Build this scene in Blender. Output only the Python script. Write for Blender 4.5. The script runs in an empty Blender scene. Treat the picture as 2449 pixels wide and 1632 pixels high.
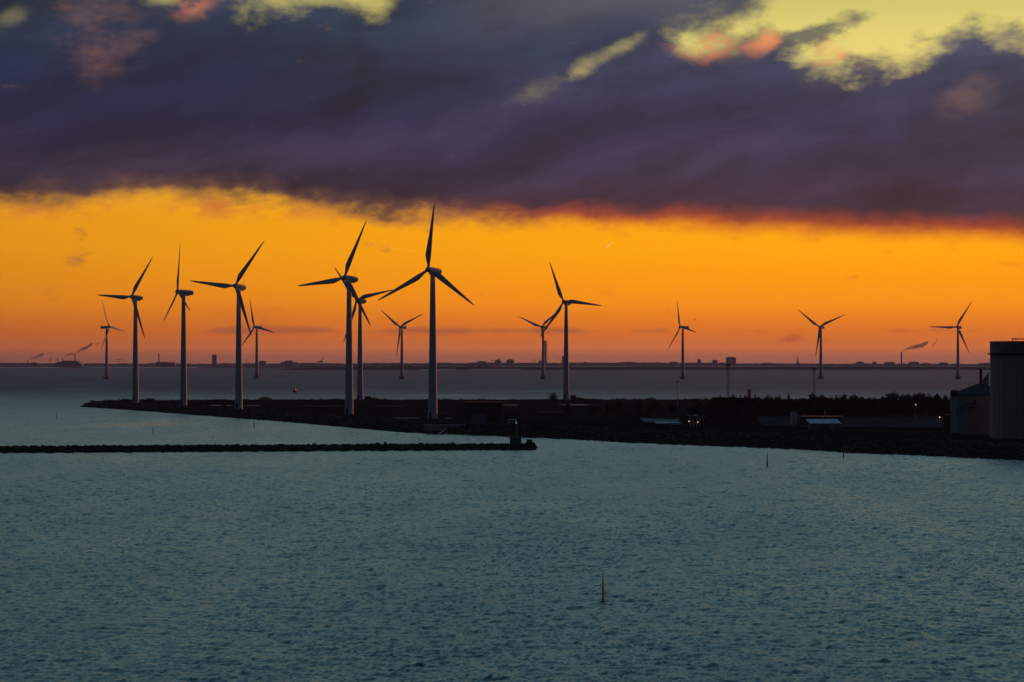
import bpy, math, random
import numpy as np
from mathutils import Vector, Matrix

R = math.radians
random.seed(7)
rng = np.random.default_rng(11)
sc = bpy.context.scene
col = sc.collection

def srgb(r, g, b):
    f = lambda c: (c / 12.92 if c <= .04045 else ((c + .055) / 1.055) ** 2.4)
    return (f(r / 255), f(g / 255), f(b / 255), 1.0)

# ------------------------------------------------------------------ camera
EYE = 22.4            # metres above the water (deck of a ship)
F = 7000.0            # focal length in pixels of the 2449 px wide photograph
CX, HY = 1224.5, 865.0
cam = bpy.data.cameras.new("camera")
camo = bpy.data.objects.new("camera", cam)
col.objects.link(camo)
camo.location = (0, 0, EYE)
camo.rotation_euler = (R(90), 0, 0)
cam.sensor_width = 36
cam.lens = 36 * F / 2449
cam.shift_y = (HY - 816) / 2449
cam.clip_start = 1
cam.clip_end = 120000
sc.camera = camo

# ------------------------------------------------------------------ exposure
sc.view_settings.view_transform = 'Standard'
sc.view_settings.look = 'None'
sc.view_settings.exposure = 0
sc.view_settings.gamma = 1
sc.cycles.use_denoising = True
sc.cycles.use_adaptive_sampling = False
try:
    sc.cycles.denoiser = 'OPENIMAGEDENOISE'
    sc.cycles.denoising_input_passes = 'RGB_ALBEDO_NORMAL'
except Exception:
    pass
sc.cycles.max_bounces = 4
sc.cycles.volume_bounces = 0
sc.cycles.caustics_reflective = False
sc.cycles.caustics_refractive = False

# ------------------------------------------------------------------ sun
SUN_EL, SUN_AZ = 1.5, 33.0
sun = bpy.data.lights.new("sun", 'SUN')
suno = bpy.data.objects.new("sun", sun)
col.objects.link(suno)
sun.energy = 5.0
sun.angle = R(0.5)
sun.color = (1.0, 0.27, 0.10)
to_sun = Vector((math.sin(R(SUN_AZ)) * math.cos(R(SUN_EL)), math.cos(R(SUN_AZ)) * math.cos(R(SUN_EL)), math.sin(R(SUN_EL))))
suno.rotation_euler = to_sun.to_track_quat('Z', 'Y').to_euler()

# ------------------------------------------------------------------ node helper
class NB:
    """small expression builder for shader nodes"""
    def __init__(self, tree):
        self.t = tree
    def node(self, kind, **kw):
        n = self.t.nodes.new(kind)
        for k, v in kw.items():
            setattr(n, k, v)
        return n
    def put(self, sock, v):
        if isinstance(v, S):
            self.t.links.new(v.s, sock)
        else:
            sock.default_value = v
    def math(self, op, a, b=None, c=None):
        n = self.node('ShaderNodeMath', operation=op)
        for i, v in enumerate((a, b, c)):
            if v is not None:
                self.put(n.inputs[i], v)
        return S(self, n.outputs[0])
    def ss(self, x, a, b):
        n = self.node('ShaderNodeMapRange', interpolation_type='SMOOTHSTEP')
        self.put(n.inputs[0], x)
        self.put(n.inputs[1], a)
        self.put(n.inputs[2], b)
        return S(self, n.outputs[0])
    def lin(self, x, a, b, c=0.0, d=1.0):
        n = self.node('ShaderNodeMapRange')
        n.clamp = True
        self.put(n.inputs[0], x)
        for i, v in enumerate((a, b, c, d)):
            self.put(n.inputs[i + 1], v)
        return S(self, n.outputs[0])
    def vec(self, x, y, z=0.0):
        n = self.node('ShaderNodeCombineXYZ')
        for i, v in enumerate((x, y, z)):
            self.put(n.inputs[i], v)
        return S(self, n.outputs[0])
    def noise(self, v, scale=1.0, detail=4.0, rough=.55, dist=0.0):
        n = self.node('ShaderNodeTexNoise')
        self.put(n.inputs['Vector'], v)
        n.inputs['Scale'].default_value = scale
        n.inputs['Detail'].default_value = detail
        n.inputs['Roughness'].default_value = rough
        n.inputs['Distortion'].default_value = dist
        return S(self, n.outputs[0])
    def ramp(self, x, pts, interp='LINEAR'):
        """colour ramp over [first, last] of pts = [(x, colour)]"""
        x0, x1 = pts[0][0], pts[-1][0]
        f = self.lin(x, float(x0), float(x1))
        n = self.node('ShaderNodeValToRGB')
        cr = n.color_ramp
        cr.interpolation = interp
        while len(cr.elements) < len(pts):
            cr.elements.new(.5)
        for i, (p, c) in enumerate(pts):
            cr.elements[i].position = (p - x0) / (x1 - x0)
        for i, (p, c) in enumerate(pts):
            cr.elements[i].color = c
        self.put(n.inputs[0], f)
        return S(self, n.outputs[0])
    def curve(self, x, pts, top):
        n = self.ramp(x, [(p, (v / top, v / top, v / top, 1)) for p, v in pts])
        return self.math('MULTIPLY', n, float(top))
    def mix(self, f, a, b, blend='MIX'):
        n = self.node('ShaderNodeMix', data_type='RGBA', blend_type=blend)
        n.clamp_result = False
        self.put(n.inputs[0], f)
        self.put(n.inputs[6], a)
        self.put(n.inputs[7], b)
        return S(self, n.outputs[2])
    def scale(self, c, f):
        n = self.node('ShaderNodeVectorMath', operation='SCALE')
        self.put(n.inputs[0], c)
        self.put(n.inputs[3], f)
        return S(self, n.outputs[0])
    def vadd(self, a, b):
        n = self.node('ShaderNodeVectorMath', operation='ADD')
        self.put(n.inputs[0], a)
        self.put(n.inputs[1], b)
        return S(self, n.outputs[0])

class S:
    def __init__(self, nb, s):
        self.nb, self.s = nb, s
    def __add__(self, o): return self.nb.math('ADD', self, o)
    __radd__ = __add__
    def __sub__(self, o): return self.nb.math('SUBTRACT', self, o)
    def __rsub__(self, o): return self.nb.math('SUBTRACT', o, self)
    def __mul__(self, o): return self.nb.math('MULTIPLY', self, o)
    __rmul__ = __mul__
    def __truediv__(self, o): return self.nb.math('DIVIDE', self, o)
    def __neg__(self): return self.nb.math('MULTIPLY', self, -1.0)

# ------------------------------------------------------------------ sky (dusk, heavy cloud bank, glow towards the sunset)
def build_world():
    w = bpy.data.worlds.new("World")
    sc.world = w
    w.use_nodes = True
    nt = w.node_tree
    for n in list(nt.nodes):
        nt.nodes.remove(n)
    b = NB(nt)
    tc = b.node('ShaderNodeTexCoord')
    d = S(b, tc.outputs['Generated'])
    sep = b.node('ShaderNodeSeparateXYZ')
    b.put(sep.inputs[0], d)
    x, y, z = (S(b, sep.outputs[i]) for i in range(3))
    # azimuth and elevation, in units of 1/70 radian
    u = b.math('ARCTAN2', x, y) * 70.0
    v = b.math('ARCSINE', b.math('MINIMUM', b.math('MAXIMUM', z, -1.0), 1.0)) * 70.0

    low = b.ramp(v, [(0.0, srgb(176, 108, 86)), (.15, srgb(196, 112, 82)), (.35, srgb(246, 130, 58)), (.65, srgb(243, 124, 32)),
                     (1.0, (.95, .24, .008, 1)), (1.4, (1.06, .31, .003, 1)), (1.9, (1.07, .345, 0, 1)),
                     (2.6, (1.07, .39, .0, 1)), (3.4, (1.07, .405, .0, 1)), (5.0, srgb(250, 185, 50)),
                     (6.4, srgb(242, 216, 122)), (7.7, srgb(230, 212, 118)), (8.7, srgb(206, 194, 108)),
                     (10, srgb(184, 188, 130))])
    high = b.ramp(v, [(10, srgb(184, 188, 130)), (13, srgb(138, 166, 158)), (22, srgb(118, 162, 180)),
                      (40, srgb(116, 164, 190)), (66, srgb(78, 126, 156)), (90, srgb(34, 54, 80)), (110, srgb(18, 32, 54))])
    sky = b.mix(b.ss(v, 9.5, 10.5), low, high)
    # the glow fades away from the sunset azimuth
    wd = 34.0 + b.math('MAXIMUM', v, 0.0) * 1.7
    q = (u - 9.0) / wd
    A = b.math('EXPONENT', -(q * q))
    sky = b.vadd(b.scale(sky, A), b.scale(b.ramp(v, [(0, srgb(20, 25, 38)), (30, srgb(18, 27, 42)), (110, srgb(14, 24, 40))]), (1.0 - A)))

    # ---- clouds
    un, vn = u, v
    w1 = b.noise(b.vec(u * .16, v * .34, 3.1), 1.0, 3, .5) - .5
    sh = v - u * .20
    e1 = b.noise(b.vec(u * .42 + w1 * 1.6, sh * .75, 0.0), 1.0, 8, .53) - .5      # ragged edge
    e2 = b.noise(b.vec(u * .9, v * 1.7 + w1, 7.7), 1.0, 7, .6) - .5
    e3 = b.noise(b.vec(u * .20, v * .30, 5.5), 1.0, 5, .55) - .5

    Lb = b.curve(u, [(-40, 4.3), (-20, 3.9), (-12.2, 3.70), (-9, 3.80), (-6, 3.85), (-5, 3.70), (-3.8, 3.45), (-1, 3.32),
                     (1, 3.24), (4, 3.20), (8, 3.02), (12.2, 2.85), (20, 2.6), (40, 2.2)], 10)
    TB = b.curve(u, [(-40, 8), (-20, 8), (-7, 6.8), (-4, 7.3), (-1.0, 8.2), (0, 8.5), (1.5, 8.4), (2.4, 8.5), (3.2, 8.6), (3.7, 8.2),
                     (4.3, 7.6), (5.35, 7.6), (5.9, 7.85), (6.45, 7.8), (6.75, 7.2), (7.3, 6.95), (8.3, 6.9), (8.9, 7.15),
                     (9.6, 7.45), (10.3, 7.75), (11.0, 8.05), (11.7, 7.9), (12.4, 7.8), (15, 7.0), (22, 7.4), (40, 9)], 15)
    LA = b.curve(u, [(-40, 4.5), (-20, 4.5), (-7, 4.9), (-4, 5.5), (0, 6.2), (1.4, 6.7), (2.0, 6.9), (2.9, 7.3), (4.3, 7.68), (5.1, 8.0), (5.8, 8.3),
                     (7, 9.5), (12, 12), (40, 15)], 15)
    TA = b.curve(u, [(-40, 11), (-20, 10), (-12, 9.8), (-9.2, 9.6), (-8.0, 8.85), (-7.2, 8.95), (-6.4, 8.75), (-5.6, 8.62), (-4.9, 8.8), (-4.2, 9.05),
                     (-3.2, 8.75), (-2.6, 9.3), (0, 10.2), (8, 12), (40, 13)], 15)
    rg = b.lin(u, -2, 5, 1.0, .4)       # the base is smoother towards the right
    bot = b.ss(v + (e2 * .9 + e1 * .8) * rg, Lb - .22, Lb + .34)
    topB = b.ss(TB - v + e1 * 2.0 + e2 * 1.7, -.34, .62)
    cB = bot * topB
    cA = b.ss(v - LA + e1 * 1.7 + e2 * 1.3, -.4, .7) * b.ss(TA - v + e1 * 2.2 + e2 * 1.5, -.4, .75)
    def blob(cu, cv, ru, rv, ang=0.0, edge=.9):
        ca, sa = math.cos(R(ang)), math.sin(R(ang))
        du, dv = u - cu, v - cv
        p = (du * ca + dv * sa) / ru
        r = (dv * ca - du * sa) / rv
        return b.math('EXPONENT', -(p * p + r * r))
    fin = b.ss(blob(7.15, 7.78, 1.2, .28, 14) + e1 * 1.8 + e2 * 2.2, .30, 1.0) * .85      # torn finger of cloud
    fin2 = b.ss(blob(9.6, 7.55, .45, .8, -30) + e1 * 1.8 + e2 * 2.2, .45, 1.2) * .5
    slit0 = blob(1.65, 7.0, .55, .30, 36) + blob(2.55, 7.46, .8, .20, 30) * .8
    slit = b.ss(slit0 + e1 * 1.5 + e2 * 2.2, .10, 1.45) * b.ss(slit0, .02, .6)
    cov = 1.0 - (1.0 - cA) * (1.0 - cB) * (1.0 - fin) * (1.0 - fin2)
    cov = b.math('MINIMUM', b.math('MAXIMUM', cov, 0.0), 1.0)
    cov = cov * (1.0 - slit * .52) * b.lin(v, 12, 20, 1.0, .35)

    # cloud body colour: slate blue above, purple below, brownish at the base
    hgt = v - Lb
    body = b.ramp(hgt + e3 * 2.2, [(0, srgb(84, 58, 64)), (.5, srgb(74, 50, 74)), (1.3, srgb(66, 52, 90)), (2.2, srgb(62, 56, 98)),
                                   (3.2, srgb(60, 64, 102)), (4.4, srgb(62, 76, 108)), (5.5, srgb(58, 74, 104))])
    bodyL = b.ramp(hgt + e3 * 2.0, [(0, srgb(96, 70, 68)), (.45, srgb(66, 46, 66)), (1.1, srgb(50, 40, 76)), (2.0, srgb(38, 42, 88)),
                                    (3.0, srgb(36, 50, 96)), (4.2, srgb(46, 62, 94)), (5.5, srgb(42, 64, 90))])
    body = b.mix(b.ss(u, -9, 4), bodyL, body)
    st = b.noise(b.vec(u * .13, (v - u * .20) * .55 + w1 * 1.2, 2.0), 1.0, 6, .55)
    st2 = b.noise(b.vec(u * .42 + w1 * 2, sh * .8, 9.0), 1.0, 7, .55)
    body = b.scale(body, b.math('MAXIMUM', (st - .5) * 1.6 + (st2 - .5) * 1.1 + .80, .35) * b.lin(u, -8, 4, .64, .78))
    body = b.mix(b.ss(st, .5, .7) * .25, body, srgb(84, 70, 96))
    # thin parts let the warm sky through; the base of the bank glows red towards the sun
    fr = (1.0 - b.ss(hgt + (e2 * 1.3 + e1 * 1.0) * rg, .0, .68))
    warm = b.mix(b.ss(u, -4, 3), srgb(128, 88, 66), srgb(196, 78, 38))
    body = b.mix(fr * (b.ss(u, -4, 3) * .4 + .5), body, warm)
    tf = b.ss(TB - v + e1 * 1.0, .9, -.1) * b.ss(v, 5.5, 7.0) * b.ss(u, -3, 1)
    body = b.mix(tf * .25, body, srgb(112, 104, 96))
    pink = blob(4.5, 7.42, .8, .34, 6) + blob(6.05, 7.56, .5, .26, 40) + blob(7.6, 7.35, .5, .3, 30) * .7 + blob(3.6, 7.35, .5, .3) * .6
    body = b.mix(b.ss(pink + e2 * 3.6 + e1 * 2.6, .30, 1.6) * b.ss(pink, .05, .35) * b.ss(TB - v + e2 * 2.0, 1.1, .2) * .9, body, srgb(252, 152, 94))
    pl = blob(-7.7, 8.5, .75, .55, 40) + blob(-4.0, 8.75, 1.1, .32, -4) + blob(-3.2, 8.8, .6, .25)
    body = b.mix(b.ss(pl + e1 * 2.4 + e2 * 1.6, .35, 1.3) * b.ss(pl, .05, .5) * b.ss(TA - v + e2 * 3.0, 1.2, .1) * .85, body, srgb(232, 140, 104))
    br = blob(-9.6, 7.8, 1.5, .95, 30)
    body = b.mix(b.ss(br + e1 * 2.8 + e2 * 2.4, .2, 1.6) * b.ss(br, .02, .7) * .7, body, srgb(136, 92, 82))
    yl = blob(-11.9, 8.05, .55, .3, 30) * .9 + blob(.8, 6.55, 1.3, .4, 24) * .8
    body = b.mix(b.ss(yl + e1 * 2.2 + e2 * 2.4, .2, 1.5) * b.ss(yl, .02, .7) * .5, body, srgb(140, 132, 92))
    pr = blob(10.7, 6.2, 1.0, .5, 28)
    body = b.mix(b.ss(pr + e1 * 2.4 + e2 * 2.4, .2, 1.6) * b.ss(pr, .02, .7) * .45, body, srgb(136, 104, 88))
    img = b.mix(cov, sky, body)

    # loose shreds below the bank
    shr = b.noise(b.vec(u * .55 + w1, (v - u * .1) * 1.25, 12.0), 1.0, 8, .6)
    band = b.ss(v, 3.2, 3.75) * b.ss(Lb - v, -.25, .25)
    img = b.mix(b.ss(shr, .43, .60) * band * b.lin(u, -3, 4, .9, .35), img, srgb(196, 104, 54))
    bl2 = blob(2.75, 3.03, .55, .14, 0)
    img = b.mix(b.ss(bl2 + e2 * 2.2 + e1 * 1.2, .35, 1.3) * .5, img, srgb(222, 118, 42))
    bl3 = blob(11.8, 2.3, .5, .1, -6)
    img = b.mix(b.ss(bl3 + e2 * .9, .3, 1.1) * .3, img, srgb(205, 105, 40))
    # thin bars of cloud low over the horizon
    n1 = b.noise(b.vec(u * .36, 1.7, 4.4), 1.0, 3, .5)
    n2 = b.noise(b.vec(u * 1.3, v * 6.0, 1.4), 1.0, 4, .5) - .5
    q1 = (v - .72 - n2 * .16 - (n1 - .5) * .14) / (.035 + b.math('MAXIMUM', n1 - .5, 0.0) * .35)
    bar = b.math('EXPONENT', -(q1 * q1)) * b.ss(n1, .49, .62)
    img = b.mix(bar * .60, img, srgb(158, 82, 66))
    n4 = b.noise(b.vec(u * .25, 8.7, 1.0), 1.0, 2, .4)
    q2 = (v - 1.74 - n2 * .12) / .05
    bar2 = b.math('EXPONENT', -(q2 * q2)) * b.ss(n4, .4, .6) * b.ss(u, -6.5, -9.5)
    img = b.mix(bar2 * .5, img, srgb(172, 100, 58))
    q3 = (v - 1.18 - n2 * .2) / .16
    img = b.mix(b.math('EXPONENT', -(q3 * q3)) * b.ss(n4, .45, .7) * b.ss(u, -3, -9) * .3, img, srgb(188, 96, 62))
    # two short condensation trails
    def trail(u0, v0, u1, v1, wid):
        L = math.hypot(u1 - u0, v1 - v0)
        c, s = (u1 - u0) / L, (v1 - v0) / L
        along = (u - u0) * c + (v - v0) * s
        across = ((v - v0) * c - (u - u0) * s) / wid
        return b.math('EXPONENT', -(across * across)) * b.ss(along, 0.0, L * .6) * b.ss(along, L, L * .85)
    img = b.mix(trail(2.17, 2.67, 2.38, 2.82, .012) * .8, img, srgb(255, 214, 110))
    img = b.mix(trail(-3.6, 2.80, -2.16, 2.61, .010) * .45, img, srgb(255, 190, 60))

    # physical dusk sky underneath it all
    ns = b.node('ShaderNodeTexSky')
    ns.sky_type = 'NISHITA'
    ns.sun_disc = False
    ns.sun_elevation = R(SUN_EL)
    ns.sun_rotation = R(SUN_AZ)
    img = b.vadd(img, b.scale(S(b, ns.outputs[0]), .006))
    bg = b.node('ShaderNodeBackground')
    b.put(bg.inputs[0], img)
    bg.inputs[1].default_value = 1.0
    out = b.node('ShaderNodeOutputWorld')
    nt.links.new(bg.outputs[0], out.inputs[0])
    w.cycles.sampling_method = 'MANUAL'
    w.cycles.sample_map_resolution = 1024
build_world()

# ------------------------------------------------------------------ materials
MATS = {}
def mat(name, c, rough=.85, var=.3, scale=.6, metallic=0.0, emit=None, spec=.3, stretch=(1, 1, 1)):
    if name in MATS:
        return MATS[name]
    m = bpy.data.materials.new(name)
    m.use_nodes = True
    nt = m.node_tree
    p = nt.nodes['Principled BSDF']
    b = NB(nt)
    tc = b.node('ShaderNodeTexCoord')
    mp = b.node('ShaderNodeMapping')
    nt.links.new(tc.outputs['Object'], mp.inputs[0])
    mp.inputs['Scale'].default_value = stretch
    n = b.noise(S(b, mp.outputs[0]), scale, 5, .6)
    lo = tuple(v * (1 - var) for v in c[:3]) + (1,)
    hi = tuple(min(1, v * (1 + var)) for v in c[:3]) + (1,)
    cc = b.ramp(n, [(.25, lo), (.75, hi)])
    b.put(p.inputs['Base Color'], cc)
    p.inputs['Roughness'].default_value = rough
    p.inputs['Metallic'].default_value = metallic
    p.inputs['Specular IOR Level'].default_value = spec
    if emit:
        p.inputs['Emission Color'].default_value = emit[0]
        p.inputs['Emission Strength'].default_value = emit[1]
    MATS[name] = m
    return m

M_WHITE = mat('turbine_white', (.38, .41, .43, 1), .75, .10, .15, spec=.03)
M_BLADE = mat('blade_white', (.40, .42, .44, 1), .6, .05, .2, spec=.05)
M_CONC = mat('concrete', (.26, .26, .25, 1), .9, .3, .5)
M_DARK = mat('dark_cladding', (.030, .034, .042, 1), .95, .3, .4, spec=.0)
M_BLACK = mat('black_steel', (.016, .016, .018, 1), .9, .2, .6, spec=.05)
M_STEEL = mat('grey_steel', (.13, .14, .15, 1), .8, .2, .8, spec=.1)
M_ROCK = mat('wet_rock', (.030, .031, .030, 1), .95, .6, .9, spec=.05)
M_LEAF = mat('leaves', (.018, .026, .015, 1), .95, .5, 1.5, spec=.02)
M_BARK = mat('bark', (.05, .04, .03, 1), .95, .3, 3, spec=.05)
M_CITY = mat('city_wall', (.20, .19, .19, 1), .95, .2, .02, spec=.05)
M_WOOD = mat('far_woodland', (.03, .035, .025, 1), 1.0, .4, .05, spec=.0)
M_ROOFB = mat('blue_metal_roof', (.14, .27, .36, 1), .6, .15, .4, spec=.3)
M_BLUEW = mat('blue_cladding', (.10, .16, .19, 1), .8, .25, .5)
M_PALE = mat('pale_panel', (.42, .43, .42, 1), .8, .2, .5)
M_SILO = mat('silo_panel', (.22, .215, .21, 1), .7, .18, .12, spec=.2, stretch=(1, 1, .2))
M_TANK = mat('tank_panel', (.13, .165, .18, 1), .75, .2, .15, spec=.2)
M_TROOF = mat('tank_roof', (.035, .05, .065, 1), 1.0, .15, .2, spec=.0)
M_ORANGE = mat('orange_red_paint', (.75, .10, .03, 1), .6, .1, .6)
M_GREEN = mat('green_paint', (.006, .12, .08, 1), .9, .2, .8, spec=.02)
M_YELLOW = mat('yellow_paint', (.62, .43, .015, 1), .8, .12, 2.0, spec=.05)
M_RED = mat('red_paint', (.5, .03, .03, 1), .5, .15, 2.0)
M_LAMP = mat('lamp_glow', (.9, .7, .5, 1), .5, 0, 1, emit=((1, .62, .36, 1), 3.0))
M_BEAC = mat('beacon_lens', (.5, .8, .75, 1), .3, .05, 1, emit=((.45, .9, .8, 1), .22))
M_TAR = mat('tar_roof', (.012, .013, .015, 1), 1.0, .3, .5, spec=0)
M_PATH = mat('dim_gravel', (.05, .056, .054, 1), 1.0, .4, .3, spec=0)
M_YARD = mat('yard_paving', (.028, .034, .040, 1), .95, .6, .12, spec=.0)

# ------------------------------------------------------------------ mesh helpers
class MB:
    def __init__(self):
        self.v, self.f, self.n = [], [], 0
    def add(self, v, f):
        v = np.asarray(v, float)
        self.v.append(v)
        o = self.n
        self.f.extend([tuple(i + o for i in q) for q in f])
        self.n += len(v)
    def box(self, x0, x1, y0, y1, z0, z1):
        self.add([(x0, y0, z0), (x1, y0, z0), (x1, y1, z0), (x0, y1, z0), (x0, y0, z1), (x1, y0, z1), (x1, y1, z1), (x0, y1, z1)],
                 [(0, 3, 2, 1), (4, 5, 6, 7), (0, 1, 5, 4), (1, 2, 6, 5), (2, 3, 7, 6), (3, 0, 4, 7)])
    def cyl(self, p0, p1, r0, r1=None, n=12):
        r1 = r0 if r1 is None else r1
        p0, p1 = Vector(p0), Vector(p1)
        a = (p1 - p0).normalized()
        e = a.orthogonal().normalized()
        g = a.cross(e)
        vs = []
        for p, r in ((p0, r0), (p1, r1)):
            for i in range(n):
                t = 2 * math.pi * i / n
                vs.append(tuple(p + (e * math.cos(t) + g * math.sin(t)) * r))
        fs = [(i, (i + 1) % n, n + (i + 1) % n, n + i) for i in range(n)]
        fs += [tuple(range(n - 1, -1, -1)), tuple(range(n, 2 * n))]
        self.add(vs, fs)
    def lathe(self, prof, n=24, axis='z', c=(0, 0, 0)):
        vs = []
        for h, r in prof:
            for i in range(n):
                t = 2 * math.pi * i / n
                a, bb = r * math.cos(t), r * math.sin(t)
                vs.append((c[0] + a, c[1] + bb, c[2] + h) if axis == 'z' else (c[0] + a, c[1] + h, c[2] + bb))
        m = len(prof)
        fs = []
        for j in range(m - 1):
            for i in range(n):
                q = (j * n + i, j * n + (i + 1) % n, (j + 1) * n + (i + 1) % n, (j + 1) * n + i)
                fs.append(q if axis == 'z' else q[::-1])
        lo, hi = tuple(range(n - 1, -1, -1)), tuple(range((m - 1) * n, m * n))
        fs += [lo, hi] if axis == 'z' else [lo[::-1], hi[::-1]]
        self.add(vs, fs)
    def prism(self, poly, y0, y1):
        """polygon in x-z extruded along y"""
        n = len(poly)
        vs = [(x, y0, z) for x, z in poly] + [(x, y1, z) for x, z in poly]
        fs = [tuple(range(n)), tuple(range(2 * n - 1, n - 1, -1))]
        fs += [(i, n + i, n + (i + 1) % n, (i + 1) % n) for i in range(n)]
        self.add(vs, fs)
    def rock(self, x, y, z, s):
        v = ICO * (.75 + .5 * rng.random((12, 1))) * (np.array([1, 1, .75]) * (.7 + .6 * rng.random(3))) * s
        a = rng.random() * 6.3
        c, q = math.cos(a), math.sin(a)
        v = np.c_[v[:, 0] * c - v[:, 1] * q, v[:, 0] * q + v[:, 1] * c, v[:, 2]]
        self.add(v + np.array([x, y, z]), ICOF)
    def build(self, name, m, parent=None, smooth=False, loc=None):
        me = bpy.data.meshes.new(name)
        me.from_pydata(np.concatenate(self.v).tolist(), [], self.f)
        me.update()
        if smooth:
            me.polygons.foreach_set('use_smooth', [True] * len(me.polygons))
        me.materials.append(m)
        o = bpy.data.objects.new(name, me)
        col.objects.link(o)
        if parent:
            o.parent = parent
        if loc:
            o.location = loc
        return o

t_ = (1 + 5 ** .5) / 2
ICO = np.array([(-1, t_, 0), (1, t_, 0), (-1, -t_, 0), (1, -t_, 0), (0, -1, t_), (0, 1, t_), (0, -1, -t_), (0, 1, -t_),
                (t_, 0, -1), (t_, 0, 1), (-t_, 0, -1), (-t_, 0, 1)], float) / math.hypot(1, t_)
ICOF = [(0, 11, 5), (0, 5, 1), (0, 1, 7), (0, 7, 10), (0, 10, 11), (1, 5, 9), (5, 11, 4), (11, 10, 2), (10, 7, 6), (7, 1, 8),
        (3, 9, 4), (3, 4, 2), (3, 2, 6), (3, 6, 8), (3, 8, 9), (4, 9, 5), (2, 4, 11), (6, 2, 10), (8, 6, 7), (9, 8, 1)]

def tag(o, label=None, cat=None, group=None, kind=None):
    if label: o['label'] = label
    if cat: o['category'] = cat
    if group: o['group'] = group
    if kind: o['kind'] = kind
    return o
def thing(name, label, cat, loc=(0, 0, 0), rz=0, group=None):
    o = bpy.data.objects.new(name, None)
    o.empty_display_size = 1
    col.objects.link(o)
    o.location = loc
    o.rotation_euler = (0, 0, rz)
    return tag(o, label, cat, group)
def X(px, d): return (px - CX) / F * d          # where a direction of the photograph lies at a distance d
def Z(py, d): return EYE + (HY - py) / F * d

def grid_mesh(name, P, m, smooth=True):
    """P: (rows, cols, 3)"""
    r, c = P.shape[:2]
    idx = np.arange(r * c).reshape(r, c)
    q = np.stack([idx[:-1, :-1], idx[:-1, 1:], idx[1:, 1:], idx[1:, :-1]], -1).reshape(-1, 4)
    me = bpy.data.meshes.new(name)
    me.vertices.add(r * c)
    me.vertices.foreach_set('co', P.reshape(-1).astype(np.float32))
    me.loops.add(q.size)
    me.loops.foreach_set('vertex_index', q.reshape(-1).astype(np.int32))
    me.polygons.add(len(q))
    me.polygons.foreach_set('loop_start', (np.arange(len(q)) * 4).astype(np.int32))
    me.polygons.foreach_set('loop_total', np.full(len(q), 4, np.int32))
    me.update(calc_edges=True)
    if smooth:
        me.polygons.foreach_set('use_smooth', np.ones(len(q), bool))
    me.materials.append(m)
    o = bpy.data.objects.new(name, me)
    col.objects.link(o)
    return o

def vnoise(x, y, seed=0):
    """smooth value noise in numpy"""
    r = np.random.default_rng(seed).random((256, 256))
    xi, yi = np.floor(x).astype(int), np.floor(y).astype(int)
    fx, fy = x - xi, y - yi
    fx, fy = fx * fx * (3 - 2 * fx), fy * fy * (3 - 2 * fy)
    g = lambda a, b_: r[a % 256, b_ % 256]
    return (g(xi, yi) * (1 - fx) + g(xi + 1, yi) * fx) * (1 - fy) + (g(xi, yi + 1) * (1 - fx) + g(xi + 1, yi + 1) * fx) * fy

# ------------------------------------------------------------------ water
def water_material():
    m = bpy.data.materials.new('sea_water')
    m.use_nodes = True
    nt = m.node_tree
    p = nt.nodes['Principled BSDF']
    b = NB(nt)
    tc = b.node('ShaderNodeTexCoord')
    P = S(b, tc.outputs['Object'])
    sep = b.node('ShaderNodeSeparateXYZ')
    b.put(sep.inputs[0], P)
    x, y = S(b, sep.outputs[0]), S(b, sep.outputs[1])
    p.inputs['IOR'].default_value = 1.333
    far = b.ss(y, 1000.0, 2600.0)          # the open sound beyond the spit: blue reflection painted into base as specular drops
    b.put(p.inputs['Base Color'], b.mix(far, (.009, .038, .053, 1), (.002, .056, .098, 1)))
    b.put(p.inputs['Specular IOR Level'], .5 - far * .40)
    slick = b.noise(b.vec(x * .012, y * .0035), 1.0, 3, .5)
    gust = b.noise(b.vec(x * .05, y * .012, 3.0), 1.0, 4, .55)
    rough = .27 - b.ss(slick, .56, .70) * .12 + (gust - .5) * .16 + b.ss(y, 900.0, 2600.0) * .40
    b.put(p.inputs['Roughness'], rough)
    h1 = b.noise(b.vec(x * 2.6, y * 1.6, 0.0), 1.0, 3, .6)
    h2 = b.noise(b.vec(x * .7, y * .40, 2.0), 1.0, 4, .6)
    bp = b.node('ShaderNodeBump')
    bp.inputs['Strength'].default_value = 1.0
    bp.inputs['Distance'].default_value = 1.0
    b.put(bp.inputs['Height'], h1 * .10 + h2 * .14)
    nt.links.new(bp.outputs[0], p.inputs['Normal'])
    return m

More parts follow.
